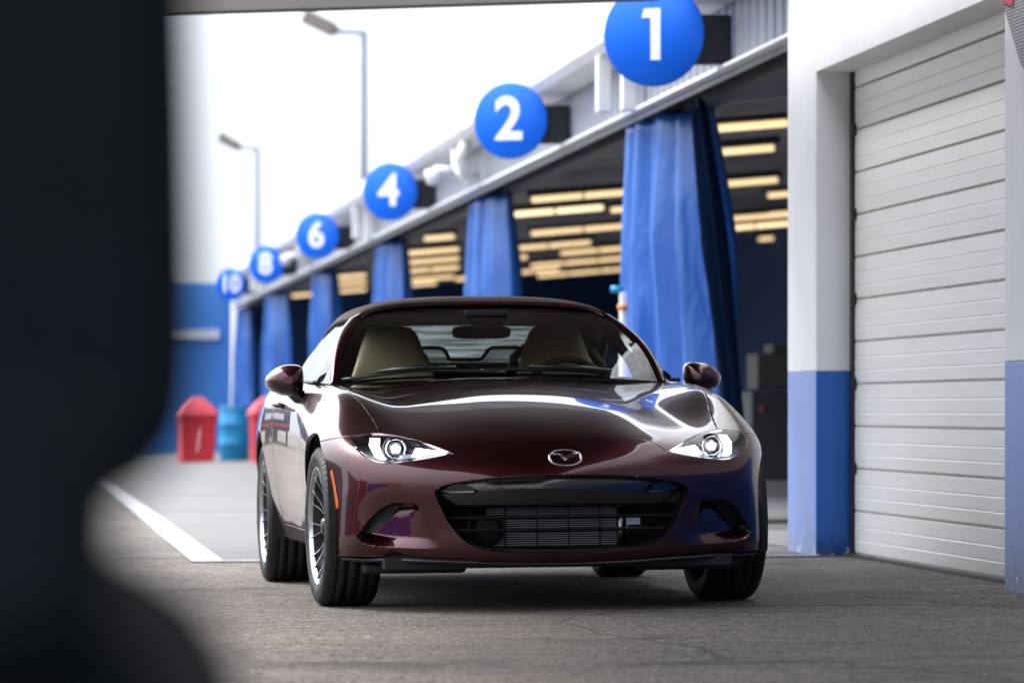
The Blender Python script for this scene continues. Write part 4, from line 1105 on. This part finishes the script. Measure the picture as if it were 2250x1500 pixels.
rows = [[Vector((-p.x, p.y, p.z)) for p in reversed(r)]+r[1:] for r in secs]
nx = len(rows[0])
rt = MB(); win = MB()
mid = nx//2
vs = [p for r in rows for p in r]
inwin = lambda i, k: 22 <= i < 32 and abs(k+.5-mid) < 10.5
rt.add(vs, [(i*nx+k, i*nx+k+1, (i+1)*nx+k+1, (i+1)*nx+k) for i in range(len(rows)-1) for k in range(nx-1) if not inwin(i, k)], 0, True)
# front edge rolls down to the header
lead = rows[0]; rt.grid([lead, [p+Vector((0, -.035, -.004)) for p in lead], [p+Vector((0, -.042, -.020)) for p in lead], [p+Vector((0, -.02, -.04)) for p in lead]])
o = rt.build('soft_top', M['fabric'], car); sol = o.modifiers.new('thickness', 'SOLIDIFY'); sol.thickness = .012; sol.offset = -1
win.add(vs, [(i*nx+k, i*nx+k+1, (i+1)*nx+k+1, (i+1)*nx+k) for i in range(len(rows)-1) for k in range(nx-1) if inwin(i, k)], 0, True)
win.build('rear_window', M['hazy'], car)
for s in (1, -1):
    # side rail seal and door glass
    rail = [Vector((s*p.x, p.y, p.z)) for p in [r[-1] for r in secs]]
    sl = MB(); sl.tube([p+Vector((s*.003, 0, -.006)) for p in rail[:-4]], .011, 8); sl.build('window_seal', M['rubber'], car)
    belt = [Vector((s*.742, y, .872+.012*(y-.8))) for y in (1.0, 1.15, 1.3, 1.44, 1.6, 1.78, 1.9)]
    top = []
    for q in belt:
        y = q.y
        if y < 1.44:
            f = (y-.94)/(1.44-.94); p = Vector((s*(.705+(.540-.705)*f+.012*math.sin(math.pi*f)), y+.0, .885+(1.148-.885)*f))
        else:
            i = min(range(len(rail)-1), key=lambda k: abs(rail[k].y-y)); p = rail[i].copy(); p.y = y
        top.append(p)
    gsd = MB(); rws = []
    for a, b in zip(belt, top): rws.append([a.lerp(b, f)+Vector((s*.016*math.sin(math.pi*f), 0, 0)) for f in (0, .2, .4, .6, .8, 1)])
    gsd.grid(rws); gsd.build('door_window', M['glass'], car)
    bt = MB(); bt.tube([Vector((s*.752, y, .868+.012*(y-.8))) for y in (.90, 1.05, 1.25, 1.5, 1.86, 2.1)], .009, 8); bt.build('belt_seal', M['trim'], car)
    # quarter triangle by the pillar foot
    qt = MB(); qt.add([(s*.70, .88, .862), (s*.745, 1.02, .870), (s*.690, 1.0, .925)], [(0, 1, 2)]); qt.build('mirror_base', M['gloss'], car)

# --- door mirrors
def mirror(s):
    mb = MB()
    # outline rings of the housing facing forward: (x, z) from the inner edge round, shrinking backward/forward
    ol = [(.835, .936), (.88, .943), (.92, .935), (.955, .913), (.977, .885), (.975, .858), (.955, .836), (.915, .820), (.87, .814), (.838, .818), (.825, .85), (.823, .90)]
    ol = s2(ol, 4, True); cx_, cz2 = .895, .878
    ol = [(x-.035, z) for x, z in ol]; cx_ -= .035
    rings = []
    for k, y in ((.25, .655), (.55, .662), (.80, .678), (.94, .705), (1.0, .745), (1.0, .785), (.96, .80), (.90, .803)):
        rings.append([(s*(cx_+(x-cx_)*k), y+.10*(x-cx_), cz2+(z-cz2)*k) for x, z in ol])
    mb.grid(rings, closed=True); mb.add(rings[0], [tuple(range(len(ol)))], 0, True)
    h = mb.build('door_mirror', M['paint'], car); h.location = (s*.010, .27, .002)
    m2 = MB(); m2.add([(s*(cx_+(x-cx_)*.9), .795+.10*(x-cx_), cz2+(z-cz2)*.9) for x, z in ol], [tuple(range(len(ol)))]); m2.build('mirror_glass', M['chrome'], h)
    lo = MB(); rr = []
    for k, y in ((.30, .651), (.60, .658), (.82, .674), (.955, .702), (1.012, .742), (1.012, .782)):
        rr.append([(s*(cx_+(x-cx_)*k), y+.10*(x-cx_), cz2+(z-cz2)*k) for x, z in [(.79, .858), (.792, .835), (.803, .817), (.835, .812), (.88, .818), (.92, .834), (.941, .856)]])
    lo.grid(rr); lo.build('mirror_lower_shell', M['gloss'], h)
    st_ = MB(); st_.tube([(s*.845, .745, .835), (s*.815, .755, .812), (s*.775, .765, .800)], [.022, .028, .040], 12); st_.build('mirror_stalk', M['gloss'], h)
for s in (1, -1): mirror(s)

# --- badge, door handles, wipers
def emblem():
    cy = lambda x, z: surf_y(x, z)-.004
    e = MB(); n = 48; ring = []
    zc = .572; A_, B_ = .0645, .0325
    prof = [(1.0, .002), (.985, -.004), (.93, -.007), (.86, -.004), (.84, .002)]
    rows = []
    for k in range(n+1):
        a = 2*math.pi*k/n; c, s_ = math.cos(a), math.sin(a)
        ex = math.copysign(abs(c)**.86, c); ez = math.copysign(abs(s_)**.9, s_)
        rows.append([(A_*ex*(q if True else 1), cy(A_*ex, zc+B_*ez)+d, zc+B_*ez*(q-.06*(1-q)/.16)) for q, d in prof])
    e.grid(rows)
    # the winged V inside the ring
    for s in (1, -1):
        top = [(0, .578-.0), (.012, .5835), (.026, .588), (.043, .5895), (.0545, .590)]
        bot = [(0, .5595), (.008, .566), (.017, .5735), (.032, .579), (.0525, .581)]
        f0, f1 = [], []
        mid_ = []
        for (xa, za), (xb, zb) in zip(top, bot):
            f0.append((s*xa, cy(xa, za), za)); f1.append((s*xb, cy(xb, zb), zb)); mid_.append((s*(xa+xb)/2, cy((xa+xb)/2, (za+zb)/2)-.007, (za+zb)/2))
        e.grid([f0, mid_, f1], sm=False)
    o = e.build('badge', M['chrome'], car)
emblem()
for s in (1, -1):
    h = MB(); h.tube([(s*.838, 1.50, .775), (s*.862, 1.53, .780), (s*.866, 1.60, .782), (s*.838, 1.65, .780)], [.010, .012, .013, .010], 10); h.build('door_handle', M['paint'], car)
wp = MB()
def screen_at(x, f, lift=.012):
    t = max(-1, min(1, x/(.655-.163*f))); p = screen(t, f); return p+Vector((0, -lift, lift*.6))
for xs_, fs_ in (((-.64, -.50, -.35, -.20, .0), (.02, .050, .075, .055, .02)), ((-.10, .10, .30, .44), (.045, .060, .050, .03))):
    pts = [screen_at(x, f) for x, f in zip(xs_, fs_)]
    wp = MB(); wp.tube(catmull(pts, 4), .008, 8); wp.tube([p+Vector((0, -.012, .012)) for p in pts[1:4]], [.007, .012, .008], 8); wp.build('wiper', M['trim'], car)
cw = MB(); cw.grid([[(x, .68+.18*(x/.66)**2, .872-.020*(x/.66)**2) for x in [-.66+1.32*k/20 for k in range(21)]], [(x, .80+.18*(x/.66)**2, .866-.020*(x/.66)**2) for x in [-.66+1.32*k/20 for k in range(21)]]]); cw.build('cowl', M['matte'], car)

# --- cabin
tb = MB(); tb.box(-.68, .68, .70, 2.2, .22, .30); tb.box(-.70, -.66, .90, 2.25, .22, .865); tb.box(.66, .70, .90, 2.25, .22, .865); tb.box(-.68, .68, 1.92, 2.3, .30, .88); tb.build('cabin_tub', M['dash'], car)
da = MB(); rows = []
for y, z in ((.80, .868), (.92, .878), (1.03, .880), (1.11, .864), (1.14, .80), (1.15, .62), (1.12, .40)): rows.append([(x, y+.06*(x/.65)**2, z-.012*(x/.65)**2+(.022*math.exp(-((x-.35)/.14)**2) if .85 < y < 1.12 and z > .85 else 0)) for x in [-.655+1.31*k/24 for k in range(25)]])
da.grid(rows); da.build('dashboard', M['dash'], car)
sc_ = MB(); sc_.box(-.115, .095, 1.085, 1.095, .885, .925); sc_.build('display_screen', M['trim'], car, bevel=.004)
sw = MB(); cwp = Vector((.345, 1.20, .795)); tilt = R(22)
pts = []
for k in range(41):
    a = 2*math.pi*k/40; pts.append(cwp+Vector((.178*math.cos(a), .178*math.sin(a)*math.sin(tilt), .178*math.sin(a)*math.cos(tilt))))
sw.tube(pts, .0155, 10, caps=False); sw.lathe([(0, -.03), (.06, -.02), (.065, .02), (0, .02)], 'y', 20, tuple(cwp))
for a in (0, math.pi, -math.pi/2): sw.tube([cwp, cwp+Vector((.175*math.cos(a), .175*math.sin(a)*math.sin(tilt), .175*math.sin(a)*math.cos(tilt)))], .014, 8)
sw.build('steering_wheel', M['trim'], car)
for s in (1, -1):
    x0 = s*.355; rows = []
    for z, hw, y, th in ((.36, .25, 1.43, .10), (.55, .255, 1.50, .11), (.75, .25, 1.57, .11), (.86, .195, 1.61, .10), (.93, .168, 1.63, .09), (.985, .146, 1.645, .085), (1.04, .128, 1.655, .08), (1.085, .110, 1.665, .07), (1.108, .085, 1.675, .05), (1.115, .04, 1.68, .03)):
        ring = []
        for k in range(24):
            a = 2*math.pi*k/24; c, s_ = math.cos(a), math.sin(a)
            ring.append((x0+hw*math.copysign(abs(c)**.6, c), y-th*.5*math.copysign(abs(s_)**.7, s_)-.035*(abs(c)**3)*(1 if z < .95 else 0), z))
        rows.append(ring)
    se = MB(); se.grid(rows, closed=True); se.add(rows[-1], [tuple(range(24))], 0, True)
    cu = [[(x0+.25*math.copysign(abs(math.cos(2*math.pi*k/24))**.6, math.cos(2*math.pi*k/24)), 1.27+.24*math.sin(2*math.pi*k/24), z) for k in range(24)] for z in (.36, .52, .56)]
    se.grid(cu, closed=True); se.add(cu[-1], [tuple(range(24))], 0, True)
    se.build('car_seat', M['tan'], car)
# roll hoops and wind blocker behind the seats
wb = MB()
path = [(-.262, 1.80, .94), (-.262, 1.80, 1.012), (-.235, 1.80, 1.022), (-.125, 1.80, 1.022), (-.105, 1.80, 1.012), (-.085, 1.80, .975), (-.07, 1.80, .970), (.045, 1.80, .970), (.06, 1.80, .975), (.085, 1.80, 1.012), (.105, 1.80, 1.022), (.215, 1.80, 1.022), (.242, 1.80, 1.010), (.242, 1.80, .94)]
wb.tube(path, .0085, 8); wo = wb.build('wind_blocker', M['trim'], car)
me_ = MB(); me_.add([(x, y+.002, z) for x, y, z in path], [tuple(range(len(path)))])
mg = bpy.data.materials.new('blocker_mesh'); mg.use_nodes = True; _n = mg.node_tree.nodes; _l = mg.node_tree.links
tr = _n.new('ShaderNodeBsdfTransparent'); mx = _n.new('ShaderNodeMixShader'); mx.inputs[0].default_value = .55; _n['Principled BSDF'].inputs['Base Color'].default_value = (.02, .02, .022, 1)
_l.new(tr.outputs[0], mx.inputs[1]); _l.new(_n['Principled BSDF'].outputs[0], mx.inputs[2]); _l.new(mx.outputs[0], _n['Material Output'].inputs[0])
me_.build('mesh_screen', mg, wo)
for s in (1, -1):
    rh = MB(); rh.tube([(s*.17, 1.79, .80), (s*.20, 1.79, .98), (s*.26, 1.79, 1.03), (s*.40, 1.79, 1.045), (s*.52, 1.79, 1.02), (s*.58, 1.79, .95), (s*.60, 1.79, .80)], .022, 10); rh.build('roll_hoop', M['trim'], car)
rm = MB(); rows = []
for k in range(33):
    a = 2*math.pi*k/32; c, s_ = math.cos(a), math.sin(a); rows.append((-.02+.125*math.copysign(abs(c)**.45, c), 1.255+.008*c, 1.078+.028*math.copysign(abs(s_)**.55, s_)))
rm.grid([[(x, y-.004, z) for x, y, z in rows], [(x, y+.022, z) for x, y, z in rows]]); rm.add([( -.02+(x+.02)*.9, y-.010, 1.078+(z-1.078)*.88) for x, y, z in rows[:-1]], [tuple(range(32))]); fan_between(rm, [Vector((x, y-.004, z)) for x, y, z in rows[:-1]], [Vector((-.02+(x+.02)*.9, y-.010, 1.078+(z-1.078)*.88)) for x, y, z in rows[:-1]])
rm.build('rear_view_mirror', M['trim'], car)
sh = MB(); sh.prism([(-.09, 1.172), (.10, 1.172), (.10, 1.13), (.055, 1.095), (-.035, 1.10), (-.075, 1.13)], 1.27, 1.36, 'y'); sh.build('sensor_housing', M['matte'], car, bevel=.012)
hd = MB(); hd.grid([[(x, 1.45, 1.195-.05*(x/.55)**4) for x in [-.52+1.04*k/20 for k in range(21)]], [(x, 1.72, 1.205-.07*(x/.58)**4) for x in [-.56+1.12*k/20 for k in range(21)]], [(x, 2.02, 1.14-.06*(x/.6)**4) for x in [-.6+1.2*k/20 for k in range(21)]]]); hd.build('headlining', M['dash'], car)
for s in (1, -1):
    v = MB(); v.box(min(s*.10, s*.44), max(s*.10, s*.44), 1.38, 1.50, 1.160, 1.172); v.build('sun_visor', M['dash'], car, bevel=.006)
bm.free()
